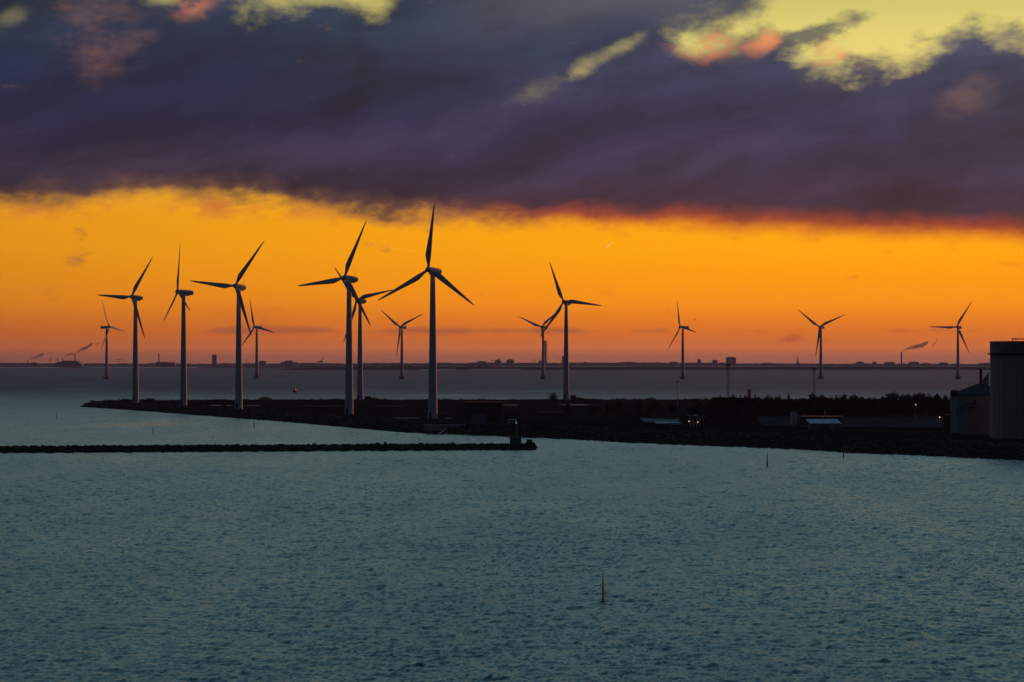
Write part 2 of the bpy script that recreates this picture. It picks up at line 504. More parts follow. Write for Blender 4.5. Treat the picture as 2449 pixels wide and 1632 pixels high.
def build_water():
    ys = list(np.linspace(-400, 120, 14)[:-1])
    y = 120.0
    while y < 1700:
        ys.append(y)
        y += max(.27, y * .0014) if y > 165 else 3.0
    while y < 24000:
        ys.append(y)
        y *= 1.03
    ys = np.array(ys)
    t = np.concatenate([[-60, -20, -8, -4, -2.5, -1.6, -1.25], np.linspace(-1.05, 1.05, 1120), [1.25, 1.6, 2.5, 4, 8, 20, 60]])
    W = np.maximum(50, ys * .19)
    Xg = t[None, :] * W[:, None]
    Yg = np.repeat(ys[:, None], len(t), 1)
    Zg = np.zeros_like(Xg)
    r = np.random.default_rng(5)
    act = (ys > 150) & (ys < 1750)
    xa, ya = Xg[act], Yg[act]
    za = np.zeros_like(xa)
    xsp = np.maximum(50, ya * .19) * 2.1 / 1120
    fade = np.clip((ya - 150) / 20, 0, 1) * np.clip((1750 - ya) / 300, 0, 1) * np.clip((1.3 - np.abs(xa) / np.maximum(50, ya * .19)) / .2, 0, 1)
    for i in range(84):
        lam = .34 * (4.6 / .34) ** r.random()
        th = R(68) + r.normal() * R(42)          # wind from the left and behind
        k = 2 * math.pi / lam
        a = .0080 * lam ** .66 * (.5 + r.random())
        ph = (xa * math.cos(th) + ya * math.sin(th)) * k + r.random() * 6.28
        wgt = np.clip(lam / (1.5 * xsp) - .6, 0, 1)
        s = np.sin(ph)
        za += a * wgt * (s + .25 * np.cos(2 * ph))
    # gusts: patches of rougher and calmer water
    g = vnoise(xa * .03 + 50, ya * .012 + 9, 3) * .6 + vnoise(xa * .09, ya * .04, 4) * .4
    Zg[act] = za * fade * (.65 + .7 * g)
    P = np.stack([Xg, Yg, Zg], -1)
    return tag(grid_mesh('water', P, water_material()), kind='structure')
build_water()

# ------------------------------------------------------------------ peninsula
SHORE = [(-214, 1446), (-211, 1438), (-180.6, 1363), (-138, 1239), (-102, 1136), (-80.5, 1074), (-55, 992), (-34, 922), (-10, 886),
         (21, 834), (31, 808), (72, 747), (81, 719), (97, 697), (116, 661), (170, 590), (230, 540), (500, 480)]
SX, SY = np.array(SHORE).T
FARX, FARY = np.array([(-214, 1449), (-205, 1470), (-190, 1490), (-150, 1512), (-90, 1526), (500, 1540)]).T
def shore_y(x): return np.interp(x, SX, SY)
def far_y(x): return np.interp(x, FARX, FARY)
def ground_material():
    m = bpy.data.materials.new('rough_ground')
    m.use_nodes = True
    nt = m.node_tree
    p = nt.nodes['Principled BSDF']
    b = NB(nt)
    tc = b.node('ShaderNodeTexCoord')
    P = S(b, tc.outputs['Object'])
    n = b.noise(P, .06, 8, .65)
    n2 = b.noise(P, .7, 5, .6)
    c = b.ramp(n * .7 + n2 * .3, [(.3, (.006, .007, .008, 1)), (.47, (.010, .010, .010, 1)), (.55, (.016, .014, .013, 1)), (.68, (.013, .018, .015, 1)), (.8, (.05, .05, .05, 1))])
    b.put(p.inputs['Base Color'], c)
    p.inputs['Roughness'].default_value = .95
    p.inputs['Specular IOR Level'].default_value = .0
    bp = b.node('ShaderNodeBump')
    bp.inputs['Distance'].default_value = .4
    b.put(bp.inputs['Height'], n2)
    nt.links.new(bp.outputs[0], p.inputs['Normal'])
    return m
def ground_h(x, y):
    yn, yf = shore_y(x), far_y(x)
    mn = np.gradient(SY, SX)
    m_ = np.interp(x, SX, mn)
    dn = (y - yn) / np.sqrt(1 + np.minimum(m_ ** 2, 9))
    df = yf - y
    d = np.minimum(dn, df)
    t = np.clip(d / 7.5, -.35, 1)
    base = 2.75 * np.where(t > 0, t ** .8, t)
    base = base + .35 * np.clip((d - 6) / 10, 0, 1) - .35 * np.clip((y - 1250) / 250, 0, 1) * np.clip(d / 10, 0, 1)
    rough = (vnoise(x * .8, y * .5, 1) - .5) * .5 + (vnoise(x * .12, y * .08, 2) - .5) * .7
    return base + rough * np.clip(d / 3 + .6, .15, 1)
def build_land():
    xs = np.arange(-213.2, 420, 1.1)
    tt = np.concatenate([np.linspace(-14, 40, 60), np.linspace(42, 100, 20)])
    cols_ = []
    for x in xs:
        yn, yf = float(shore_y(x)), float(far_y(x))
        span = max(yf - yn, 1)
        near = yn + tt * min(1, span / 110)
        rest = np.linspace(near[-1], yf - 25 * min(1, span / 110), 130)[1:]
        end = np.linspace(rest[-1], yf + 4, 24)[1:]
        yy = np.concatenate([near, rest, end])
        cols_.append(np.stack([np.full(len(yy), x), yy], -1))
    P2 = np.stack(cols_, 1)
    z = ground_h(P2[..., 0], P2[..., 1])
    return tag(grid_mesh('land', np.concatenate([P2, z[..., None]], -1), ground_material(), smooth=False), kind='structure')
build_land()

def ground_z(x, y): return float(ground_h(np.array([float(x)]), np.array([float(y)]))[0])

# rock armour along the shore
def build_revetment():
    mb = MB()
    for i in range(5200):
        x = rng.uniform(-212, 150)
        yn = float(shore_y(x))
        dd = rng.random() ** 1.2 * 26 - 1.5
        y = yn + dd
        if y > far_y(x): continue
        mb.rock(x, y, ground_z(x, y) + .05, rng.uniform(.35, .85))
    for i in range(1500):
        x = rng.uniform(-205, 210)
        y = float(far_y(x)) - rng.uniform(0, 9)
        mb.rock(x, y, ground_z(x, y) + .1, rng.uniform(.3, .75))
    return tag(mb.build('rubble', M_ROCK), kind='stuff')
build_revetment()

# ponds and gravel strips that catch the sky on the flat ground
def pond_material():
    m = bpy.data.materials.new('still_water')
    m.use_nodes = True
    nt = m.node_tree
    p = nt.nodes['Principled BSDF']
    b = NB(nt)
    tc = b.node('ShaderNodeTexCoord')
    n = b.noise(S(b, tc.outputs['Object']), .4, 4, .6)
    p.inputs['Base Color'].default_value = (.03, .04, .04, 1)
    b.put(p.inputs['Roughness'], .4 + n * .3)
    return m
M_POND = pond_material()
def strip(name, px0, px1, d, depth, z, m):
    x0, x1 = X(px0, d), X(px1, d)
    n = 26
    top, botm = [], []
    for i in range(n + 1):
        t = i / n
        w = depth * .5 * min(1, 4 * t + .05, 4 * (1 - t) + .05) * (.75 + .5 * rng.random())
        x = x0 + (x1 - x0) * t
        top.append((x, d + w, z)); botm.append((x, d - w, z))
    mb = MB()
    vs = top + botm
    fs = [(n + 1 + i, n + 2 + i, i + 1, i) for i in range(n)]
    mb.add(vs, fs)
    return tag(mb.build(name, m), kind='structure')
for px0, px1, d, dp in [(498, 532, 1242, 13), (541, 557, 1242, 12), (585, 628, 1235, 9), (1200, 1243, 1255, 13),
                        (1334, 1417, 1262, 15), (936, 1008, 968, 6), (1062, 1084, 966, 6)]:
    strip('pond', px0, px1, d, dp, 3.75 if d > 1000 else 3.7, M_POND)
for px0, px1, d, dp in [(700, 838, 1225, 24), (880, 990, 1228, 20), (1280, 1360, 1085, 16), (1500, 1580, 1170, 14)]:
    strip('gravel_path', px0, px1, d, dp, 3.72, M_PATH)

# ------------------------------------------------------------------ wind turbines
def blade_mb(Rr, root, cmax):
    mb = MB()
    st = [(0, root, root, 0), (.03, root, root, 0), (.08, root * 1.05, root * .9, .05), (.15, cmax * .78, root * .62, .16), (.21, cmax, root * .5, .24),
          (.3, cmax * .93, root * .42, .22), (.45, cmax * .74, root * .32, .17), (.6, cmax * .58, root * .24, .12), (.75, cmax * .44, root * .17, .08),
          (.88, cmax * .32, root * .11, .05), (.96, cmax * .2, root * .07, .02), (1.0, cmax * .06, root * .03, 0)]
    n = 12
    vs, fs = [], []
    for s, c, th, off in st:
        tw = R(14) * (1 - s) ** 2
        for i in range(n):
            a = 2 * math.pi * i / n
            x, y = math.cos(a) * c / 2 - off * cmax, math.sin(a) * th / 2      # trailing edge towards -x
            vs.append((x * math.cos(tw) - y * math.sin(tw), x * math.sin(tw) + y * math.cos(tw), s * Rr))
    m = len(st)
    for j in range(m - 1):
        for i in range(n):
            fs.append((j * n + i, j * n + (i + 1) % n, (j + 1) * n + (i + 1) % n, (j + 1) * n + i))
    fs += [tuple(range(n - 1, -1, -1)), tuple(range((m - 1) * n, m * n))]
    mb.add(vs, fs)
    return mb

def make_parts(kind):
    """local frame of the nacelle: -y is upwind (rotor side), z up, origin at the hub height over the tower axis"""
    P = {}
    if kind == 'shore':
        Rr, Hh, ov = 22.6, 50.0, 2.7
        t = MB()
        n = 14
        t.lathe([(-1.5, 1.62), (.0, 1.62), (.15, 1.58)] + [(.15 + (Hh - 1.6) * i / n, 1.58 - .76 * i / n) for i in range(1, n + 1)], 32)
        P['tower'] = t.build('tower', M_WHITE, smooth=True)
        c = MB()
        c.lathe([(-1.75, .72), (-1.6, .92), (-.9, 1.04), (1.2, 1.08), (3.3, 1.02), (4.0, 1.0), (4.35, .86), (4.55, .55), (4.62, .1)], 20, 'y')
        c.box(-.75, .75, -1.2, 2.6, -1.5, -.55)
        P['nacelle'] = c.build('nacelle', M_WHITE, smooth=False)
        a = MB()
        a.cyl((0, 3.2, .9), (0, 3.25, 2.35), .07, .04, 6)
        a.cyl((0, 3.25, 2.3), (0, 2.9, 2.75), .06, .03, 6)
        P['mast'] = a.build('wind_vane', M_BLACK)
        h = MB()
        h.lathe([(-1.15, .08), (-1.05, .42), (-.75, .72), (-.2, .92), (.5, .95), (.75, .8)], 18, 'y')
        P['hub'] = h.build('hub', M_WHITE, smooth=True)
        P['blade'] = blade_mb(Rr, .95, 2.15).build('blade', M_BLADE, smooth=True)
        dr = MB()
        dr.box(-.45, .45, -1.66, -1.5, .25, 2.3)
        P['door'] = dr.build('door', M_DARK)
    else:
        Rr, Hh, ov = 38.2, 65.8, 4.0
        t = MB()
        n = 12
        t.lathe([(3.6, 2.2)] + [(3.6 + (Hh - 5.4) * i / n, 2.2 - .95 * i / n) for i in range(1, n + 1)], 28)
        P['tower'] = t.build('tower', M_WHITE, smooth=True)
        c = MB()
        prof = [(-2.6, -1.0, 1.35), (-1.5, -1.45, 1.65), (4.5, -1.45, 1.75), (8.2, -1.35, 1.5)]
        vs = []
        for yy, zl, zh in prof:
            vs += [(-1.5, yy, zl), (1.5, yy, zl), (1.6, yy, zh * .6), (1.1, yy, zh), (-1.1, yy, zh), (-1.6, yy, zh * .6)]
        fs = [tuple(range(6)), tuple(range(23, 17, -1))]
        for j in range(3):
            for i in range(6):
                fs.append((j * 6 + i, (j + 1) * 6 + i, (j + 1) * 6 + (i + 1) % 6, j * 6 + (i + 1) % 6))
        c.add(vs, fs)
        P['nacelle'] = c.build('nacelle', M_WHITE)
        a = MB()
        a.add([(-.18, 6.6, 1.4), (.18, 6.6, 1.4), (.18, 8.1, 1.4), (-.18, 8.1, 1.4), (-.1, 7.9, 4.0), (.1, 7.9, 4.0), (.1, 8.5, 4.0), (-.1, 8.5, 4.0)],
              [(0, 3, 2, 1), (4, 5, 6, 7), (0, 1, 5, 4), (1, 2, 6, 5), (2, 3, 7, 6), (3, 0, 4, 7)])
        P['mast'] = a.build('tail_fin', M_DARK)
        h = MB()
        h.lathe([(-2.6, .1), (-2.4, .6), (-1.6, 1.1), (-.4, 1.4), (1.0, 1.45), (1.5, 1.2)], 18, 'y')
        P['hub'] = h.build('hub', M_WHITE, smooth=True)
        P['blade'] = blade_mb(Rr, 1.7, 3.3).build('blade', M_BLADE, smooth=True)
        f = MB()
        f.lathe([(-1.5, 2.6), (.6, 2.7), (1.2, 4.1), (3.2, 4.3), (3.6, 4.2), (3.62, 2.3)], 28)
        P['foundation'] = f.build('foundation', M_CONC)
        rl = MB()
        for i in range(20):
            a0, a1 = 2 * math.pi * i / 20, 2 * math.pi * (i + 1) / 20
            rl.cyl((4.0 * math.cos(a0), 4.0 * math.sin(a0), 3.6), (4.0 * math.cos(a0), 4.0 * math.sin(a0), 4.7), .05, n=5)
            rl.cyl((4.0 * math.cos(a0), 4.0 * math.sin(a0), 4.7), (4.0 * math.cos(a1), 4.0 * math.sin(a1), 4.7), .05, n=5)
        P['railing'] = rl.build('railing', M_STEEL)
    return P, Hh, ov

TILT = R(5)
protos = {}
used = {}
def turbine(kind, label, group, px, k, psi, phase, bpx=None, base_z=3.0):
    if kind not in protos:
        protos[kind] = make_parts(kind)
    P, Hh, ov = protos[kind]
    d = F / k
    ps = R(psi)
    root = thing('wind_turbine', label, 'wind turbine', (X(bpx, d), d, base_z), 0, group)
    def inst(key, mw):
        o = P[key]
        if (kind, key) in used:
            o = o.copy()
            col.objects.link(o)
        used[(kind, key)] = 1
        o.parent = root
        o.matrix_local = mw
        return o
    inst('tower', Matrix.Rotation(R(random.uniform(0, 360)), 4, 'Z') if kind == 'sea' else Matrix.Rotation(R(25), 4, 'Z'))
    for extra in ('foundation', 'railing', 'door'):
        if extra in P:
            inst(extra, Matrix.Identity(4) if extra != 'door' else Matrix.Rotation(R(-30), 4, 'Z'))
    # yaw: local -y becomes (-sin psi, -cos psi)
    yaw = Matrix.Rotation(-ps, 4, 'Z')
    nac = Matrix.Translation((0, 0, Hh)) @ yaw @ Matrix.Rotation(-TILT, 4, 'X')
    no = inst('nacelle', nac)
    mo = P['mast']
    if (kind, 'mast') in used:
        mo = mo.copy(); col.objects.link(mo)
    used[(kind, 'mast')] = 1
    mo.parent = no
    mo.matrix_local = Matrix.Identity(4)
    hub = nac @ Matrix.Translation((0, -ov, 0))
    inst('hub', hub)
    for j in range(3):
        # seen from the rotor side with z up, screen right is local +x
        inst('blade', hub @ Matrix.Rotation(R(phase + 120 * j), 4, 'Y'))
GS = 'white wind turbines in a row on the dark spit'
GM = 'white wind turbines standing in the open sea'
for (px, bpx, k, psi, ph, lab) in [
    (318, 324, 5.02, 36, 33, 'white wind turbine at the tip of the spit, one blade level to the left'),
    (426, 439, 5.42, 66, 114, 'white wind turbine turned nearly side on with one blade straight up'),
    (568, 571, 5.86, 29, 36, 'white wind turbine beside shiny ponds, blades crossing a smaller sea turbine'),
    (828, 835, 6.50, 36, 23, 'tall white wind turbine overlapping another shore turbine just behind it'),
    (857, 861, 4.78, 34, 78, 'white wind turbine half hidden behind a nearer shore turbine'),
    (1027, 1035, 7.12, 32, 3, 'tallest white wind turbine, standing above the low concrete wall'),
    (1347, 1354, 4.64, 30, 96, 'white wind turbine beside the round bare bush on the spit'),
]:
    turbine('shore', lab, GS, px, k, psi, ph, bpx)
for (px, bpx, k, psi, ph, lab) in [
    (263, 255, 1.89, -66, 99, 'small sea turbine facing away to the right, with smoke plumes behind it'),
    (608, 614, 1.89, 40, 102, 'small sea turbine with one blade level to the right, beside a big shore tower'),
    (959, 961, 1.89, 34, 65, 'small sea turbine with raised blades in front of the wooded islet'),
    (1298, 1299, 1.89, 34, 51, 'small sea turbine directly in front of the tall twisted tower'),
    (1627, 1633, 1.89, 60, 101, 'small sea turbine turned side on with one blade straight up'),
    (1960, 1963, 1.89, 30, 66, 'small sea turbine with two blades raised in a wide V behind a floodlight mast'),
    (2291, 2291, 1.89, 32, 31, 'small sea turbine rising beside the grey silos with one level blade'),
]:
    turbine('sea', lab, GM, px, k, psi, ph, bpx, base_z=0.0)

# ------------------------------------------------------------------ breakwater with its beacon
BW = [(-330, 700), (-125, 716), (-60, 728), (6.4, 741)]
def build_breakwater():
    root = thing('breakwater', 'long low dark rubble breakwater crossing the water from the left', 'breakwater', (-60, 728, 0))
    core = MB()
    pts = []
    for i in range(180):
        t = i / 179
        x = -330 + (336.4 - 2.2) * t
        y = np.interp(x, [p[0] for p in BW], [p[1] for p in BW])
        pts.append((x, y))
    prof = [(0, -1.2), (.4, .1), (3.0, 1.15), (6.0, 1.2), (8.6, .1), (9.2, -1.2)]
    vs, fs = [], []
    for x, y in pts:
        for q, z in prof:
            vs.append((x + 60, y + q - 728, z + (rng.random() - .5) * .25))
    n = len(prof)
    for j in range(len(pts) - 1):
        for i in range(n - 1):
            fs.append((j * n + i, (j + 1) * n + i, (j + 1) * n + i + 1, j * n + i + 1))
    fs.append(tuple(range((len(pts) - 1) * n, len(pts) * n)))
    core.add(vs, fs)
    core.build('core', M_ROCK, root)
    rk = MB()
    for i in range(3600):
        t = rng.random()
        x = -250 + 255.6 * t if i % 4 else -135 + 140.4 * t
        y = float(np.interp(x, [p[0] for p in BW], [p[1] for p in BW]))
        q = rng.uniform(.1, 8.8)
        z = float(np.interp(q, [p[0] for p in prof], [p[1] for p in prof]))
        s = rng.uniform(.35, .72)
        rk.rock(x + 60, y + q - 728, z + .05, s)
    for i in range(60):      # rounded head
        a = rng.uniform(-1.6, 1.6)
        rr = rng.uniform(.2, 1.1)
        rk.rock(64.9 + math.cos(a) * rr, 741 + 4.6 + math.sin(a) * 3.6 - 728, 1.35 - rr * .8, rng.uniform(.4, .7))
    tag(rk.build('boulders', M_ROCK, root), kind='stuff')
    cp = MB()
    cp.box(63.4, 65.8, 15.0, 19.0, -.6, 1.75)
    cp.build('concrete_head', M_DARK, root)
build_breakwater()
def bwz(x): return 1.55
d = 744.0
t = thing('beacon', 'green beacon with box base and slim post at the end of the breakwater', 'beacon', (X(1233, d), d, 1.2))
mb = MB(); mb.box(-1.46, 1.46, -1.3, 1.3, 0, 1.95); mb.box(-1.54, 1.54, -1.38, 1.38, 1.95, 2.06); mb.build('base', M_GREEN, t)
mb = MB(); mb.cyl((.15, 0, 2.06), (.15, 0, 4.6), .3, .24, 14); mb.cyl((.15, 0, 2.06), (.15, 0, 2.4), .42, .42, 14); mb.cyl((.15, 0, 4.6), (.15, 0, 5.4), .24, .2, 14)
mb.build('post', M_GREEN, t)
mb = MB(); mb.cyl((.15, 0, 5.4), (.15, 0, 5.95), .15, .15, 12); mb.build('lamp', M_BEAC, t)
mb = MB(); mb.cyl((.15, 0, 5.95), (.15, 0, 6.1), .24, .1, 12); mb.build('lamp_cap', M_BLACK, t)
t = thing('equipment_hut', 'small dark square hut beside the green beacon on the breakwater', 'hut', (X(1266, d), d, 1.1))
mb = MB(); mb.box(-.72, .72, -.7, .7, 0, 1.35); mb.build('body', M_DARK, t)
mb = MB(); mb.box(-.78, .78, -.76, .76, 1.352, 1.48); mb.build('roof', M_BLACK, t)
mb = MB(); mb.box(-.35, .2, -.73, -.705, .1, 1.15); mb.build('door', M_GREEN, t)
mb = MB()
for i in range(7):
    mb.rock(rng.uniform(-.35, .35), rng.uniform(-.3, .3), .25 + .18 * i * .6, .45 - .035 * i)
tag(mb.build('boulder', M_ROCK, loc=(X(923, 736), 735.5, 1.2)), 'lone upright boulder sticking up from the middle of the breakwater crest', 'boulder')

# ------------------------------------------------------------------ buildings on the spit
def gz(x, y): return ground_z(x, y)
# dark warehouse behind the beacon
d = 920.0
t = thing('warehouse', 'plain dark flat-roofed block on the spit right of the tallest turbine', 'building', (X(1155, d), d, 2.6))
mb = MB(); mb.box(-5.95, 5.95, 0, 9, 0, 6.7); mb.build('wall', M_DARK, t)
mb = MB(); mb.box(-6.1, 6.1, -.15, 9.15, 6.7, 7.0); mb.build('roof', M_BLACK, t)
mb = MB(); mb.box(-3.6, 1.0, -.05, -.003, .1, 3.4); mb.build('door', M_BLUEW, t)
mb = MB(); mb.box(2.2, 4.6, -.05, -.003, 1.2, 2.4); mb.build('window', M_BLACK, t)
# low concrete quay wall and slipway
d = 906.0
t = thing('quay_wall', 'low pale concrete wall at the shore below the tallest turbine', 'wall', (X(1072, d), d, .9))
mb = MB(); mb.box(-7.4, 7.3, 0, 1.2, 0, 1.75); mb.build('wall', M_CONC, t)
mb = MB(); mb.box(-7.6, 7.45, -.12, 1.32, 1.75, 1.95); mb.build('coping', M_PALE, t)
mb = MB()
for s in (-1.1, .9):
    mb.add([(s - 2.6, -9, -1.3), (s - 2.3, -9, -1.3), (s + .5, -.05, .7), (s + .2, -.05, .7), (s - 2.6, -9, -1.6), (s - 2.3, -9, -1.6), (s + .5, -.05, .4), (s + .2, -.05, .4)],
           [(0, 1, 2, 3), (7, 6, 5, 4), (0, 4, 5, 1), (1, 5, 6, 2), (2, 6, 7, 3), (3, 7, 4, 0)])
mb.build('slipway_rail', M_PALE, t)
# site hut with the pale sloping roof
d = 872.0
t = thing('site_hut', 'small hut with a pale flat roof panel on the shore behind the beacon', 'hut', (X(1225, d), d, 2.6))
mb = MB(); mb.box(-1.25, 1.25, 0, 2.4, 0, 1.5); mb.build('wall', mat('brown_boards', (.06, .035, .035, 1)), t)
mb = MB(); mb.box(-1.35, 1.35, -.1, 2.5, 1.5, 2.5); mb.build('roof', M_PALE, t)
mb = MB(); mb.box(-1.05, .95, -.13, -.102, 1.7, 2.3); mb.build('panel', M_BLUEW, t)
# graffiti wall
d = 868.0
t = thing('shore_wall', 'long low dark wall with faint pale lettering right of the beacon', 'wall', (X(1286, d), d, 2.3))
mb = MB(); mb.box(-5.8, 5.8, 0, .4, 0, 1.75); mb.build('wall', M_DARK, t)
cu = bpy.data.curves.new('lettering', 'FONT')
cu.body = 'SOZ 103'
cu.size = 1.05
cu.extrude = .01
lo = bpy.data.objects.new('lettering', cu)
col.objects.link(lo)
cu.materials.append(mat('faded_paint', (.16, .17, .18, 1)))
lo.parent = t
lo.location = (-5.3, -.015, .55)
lo.rotation_euler = (R(90), 0, 0)

# hip-roofed hall with the orange chimney
d = 866.0
t = thing('works_hall', 'large dark hall with a sloping left roof side and orange-red chimney', 'building', (X(1760, d), d, 2.7))
xl, xr = X(1690, d) - X(1760, d), X(1809, d) - X(1760, d)
xt = X(1713, d) - X(1760, d)
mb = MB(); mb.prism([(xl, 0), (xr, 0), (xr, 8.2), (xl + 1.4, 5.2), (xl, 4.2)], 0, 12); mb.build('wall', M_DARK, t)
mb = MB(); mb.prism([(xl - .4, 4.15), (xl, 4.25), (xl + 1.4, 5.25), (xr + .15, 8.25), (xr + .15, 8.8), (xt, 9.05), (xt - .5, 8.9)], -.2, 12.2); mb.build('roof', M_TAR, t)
mb = MB(); mb.box(1.0, 3.0, -.06, -.003, 2.3, 4.9); mb.build('door', mat('deep_blue_paint', (.015, .02, .09, 1)), t)
mb = MB(); mb.prism([(-2.2, .2), (1.0, 2.2), (3.0, 2.2), (3.0, 2.0), (1.1, 2.0), (-2.0, 0)], -1.1, -.07); mb.build('stair', M_BLACK, t)
for i in range(5):
    mb = MB(); mb.box(-5.6 + i * 1.3, -4.9 + i * 1.3, -.05, -.003, 4.6, 5.3); mb.build('window', M_BLACK, t)
cx = X(1795, d) - X(1760, d)
mb = MB(); mb.box(cx - .43, cx + .43, 4, 4.9, 8.4, 11.3); mb.box(cx - .48, cx + .48, 3.95, 4.95, 11.3, 11.45); mb.build('chimney', M_ORANGE, t)
for q in (-4.4, 1.6, 2.9):
    mb = MB(); mb.cyl((q, 3, 8.6), (q, 3, 9.7), .16, .2, 8); mb.build('roof_vent', M_BLACK, t)
# lean-to with pale posts
d = 868.0
t = thing('entrance_porch', 'low flat-roofed porch with pale posts and two small lamps beside the hall', 'porch', (X(1668, d), d, 2.7))
mb = MB(); mb.box(-2.4, 2.6, 1.6, 4, 0, 2.9); mb.build('wall', M_DARK, t)
mb = MB(); mb.prism([(-2.8, 3.5), (2.8, 2.9), (2.8, 3.2), (-2.8, 3.75)], -.2, 4.2); mb.build('roof', M_STEEL, t)
for i in range(5):
    mb = MB(); q = -2.1 + i * .95; mb.box(q - .2, q + .2, 0, .3, 0, 2.95); mb.build('post', M_PALE, t)
for q, zz in ((-2.55, 1.95), (.15, 1.7)):
    mb = MB(); mb.lathe([(-.09, .05), (0, .11), (.09, .05)], 10, c=(q, -.12, zz)); mb.build('lamp', M_LAMP, t)
mb = MB(); mb.lathe([(0, .62), (.15, .55), (.3, .3), (.34, .05)], 14, c=(-.6, 1.2, 3.6)); mb.build('skylight', M_PALE, t)
# long low shed with two pale roof bands
d = 872.0
t = thing('low_shed', 'long low dark shed with two pale roof strips left of the porch', 'shed', (X(1582, d), d, 2.7))
mb = MB(); mb.box(-5.8, 5.9, 0, 7, 0, 1.35); mb.build('wall', M_DARK, t)
mb = MB(); mb.add([(-5.2, 3.2, 1.7), (5.2, 3.2, 1.55), (5.6, 7, 2.4), (-6, 7, 2.7), (-5.2, 3.2, 1.6), (5.2, 3.2, 1.45), (5.6, 7, 2.2), (-6, 7, 2.5)],
                  [(0, 1, 2, 3), (7, 6, 5, 4), (0, 4, 5, 1), (1, 5, 6, 2), (2, 6, 7, 3), (3, 7, 4, 0)]); mb.build('roof', M_STEEL, t)
mb = MB(); mb.add([(-1.8, -.3, 1.35), (5.8, -.3, .95), (5.9, 2.6, 1.5), (-1.9, 2.6, 1.85), (-1.8, -.3, 1.2), (5.8, -.3, .8), (5.9, 2.6, 1.36), (-1.9, 2.6, 1.7)],
                  [(0, 1, 2, 3), (7, 6, 5, 4), (0, 4, 5, 1), (1, 5, 6, 2), (2, 6, 7, 3), (3, 7, 4, 0)]); mb.build('canopy', M_ROOFB, t)
# paved yard
xs0, xs1 = X(1812, 900), X(2300, 900)
mb = MB()
mb.add([(X(1812, 870), 850, 3.62), (X(2290, 850), 826, 3.62), (X(2275, 1000), 1010, 3.62), (X(1812, 1000), 1010, 3.62)], [(0, 1, 2, 3)])
tag(mb.build('yard', M_YARD), kind='structure')
# blue shed and the dark store behind it
d = 842.0
t = thing('blue_shed', 'blue shed with a pale sloping metal roof on the yard', 'shed', (X(1974, d), d, 2.8))
mb = MB(); mb.box(-4.4, 4.4, 0, 5.2, 0, 1.75); mb.build('wall', M_BLUEW, t)
mb = MB()
mb.add([(-4.6, -.25, 1.8), (4.6, -.25, 1.8), (4.0, 5.4, 2.95), (-5.2, 5.4, 2.95), (-4.6, -.25, 1.65), (4.6, -.25, 1.65), (4.0, 5.4, 2.8), (-5.2, 5.4, 2.8)],
       [(0, 1, 2, 3), (7, 6, 5, 4), (0, 4, 5, 1), (1, 5, 6, 2), (2, 6, 7, 3), (3, 7, 4, 0)])
mb.build('roof', M_ROOFB, t)
mb = MB(); mb.box(-1.2, 1.0, -.05, -.003, .1, 1.5); mb.build('door', M_DARK, t)
d = 862.0
t = thing('dark_store', 'low dark store building right behind the blue shed', 'building', (X(1967, d), d, 2.8))
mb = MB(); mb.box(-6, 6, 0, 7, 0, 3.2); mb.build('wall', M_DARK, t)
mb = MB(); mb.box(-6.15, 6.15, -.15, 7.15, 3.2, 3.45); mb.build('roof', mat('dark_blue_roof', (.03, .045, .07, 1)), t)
# pale box tower left of it
d = 868.0
t = thing('storage_tank', 'pale upright box tank on the yard left of the blue shed', 'tank', (X(1900, d), d, 2.8))
mb = MB(); mb.box(-1.0, .85, 0, 2, 0, 4.5); mb.build('body', M_PALE, t)
mb = MB(); mb.box(.86, 1.35, .3, 1.6, 0, 3.9); mb.build('duct', M_STEEL, t)
mb = MB(); mb.box(-1.08, .93, -.08, 2.08, 4.502, 4.65); mb.build('lid', M_STEEL, t)

# ------------------------------------------------------------------ tanks and silo at the right
d = 746.0
t = thing('grey_silo', 'huge cylindrical grey silo with dark cap cut by the right picture edge', 'silo', (X(2385, 735) + 11.1, d, 2.5))
rs = 11.0
n = 108
prof = []
mb = MB()
vs, fs = [], []
H0 = Z(848, 736) - 2.5
for zz in (0, H0):
    for i in range(n):
        a = 2 * math.pi * i / n
        rr = rs - (.10 if i % 3 == 0 else 0)
        vs.append((rr * math.cos(a), rr * math.sin(a), zz))
fs = [(i, (i + 1) % n, n + (i + 1) % n, n + i) for i in range(n)]
fs.append(tuple(range(n, 2 * n)))
mb.add(vs, fs)
mb.build('shell', M_SILO, t)
mb = MB(); mb.lathe([(H0 + .002, rs + .55), (H0 + .35, rs + .55)], 72); mb.build('walkway', M_BLACK, t)
mb = MB()
vs = []
H1 = Z(816, 736) - 2.5
for zz in (H0 + .352, H1):
    for i in range(n):
        a = 2 * math.pi * i / n
        rr = rs + .02 - (.08 if i % 3 == 0 else 0)
        vs.append((rr * math.cos(a), rr * math.sin(a), zz))
mb.add(vs, [(i, (i + 1) % n, n + (i + 1) % n, n + i) for i in range(n)] + [tuple(range(n, 2 * n))])
mb.build('cap', mat('silo_cap', (.10, .11, .12, 1), .7, .3, .3), t)
mb = MB()
mb.cyl((-6.4, -5, H1 + .55), (6, -5, H1 + .55), .13, n=8)
for q in (-6.2, -5.4, -1, 3):
    mb.cyl((q, -5, H1), (q, -5, H1 + (1.0 if q > -6 else .9)), .07, n=6)
mb.build('roof_rail', M_BLACK, t)
mb = MB(); mb.lathe([(-.5, rs + .3), (0.45, rs + .3), (.5, rs + .02)], 72); mb.build('plinth', M_BLACK, t)

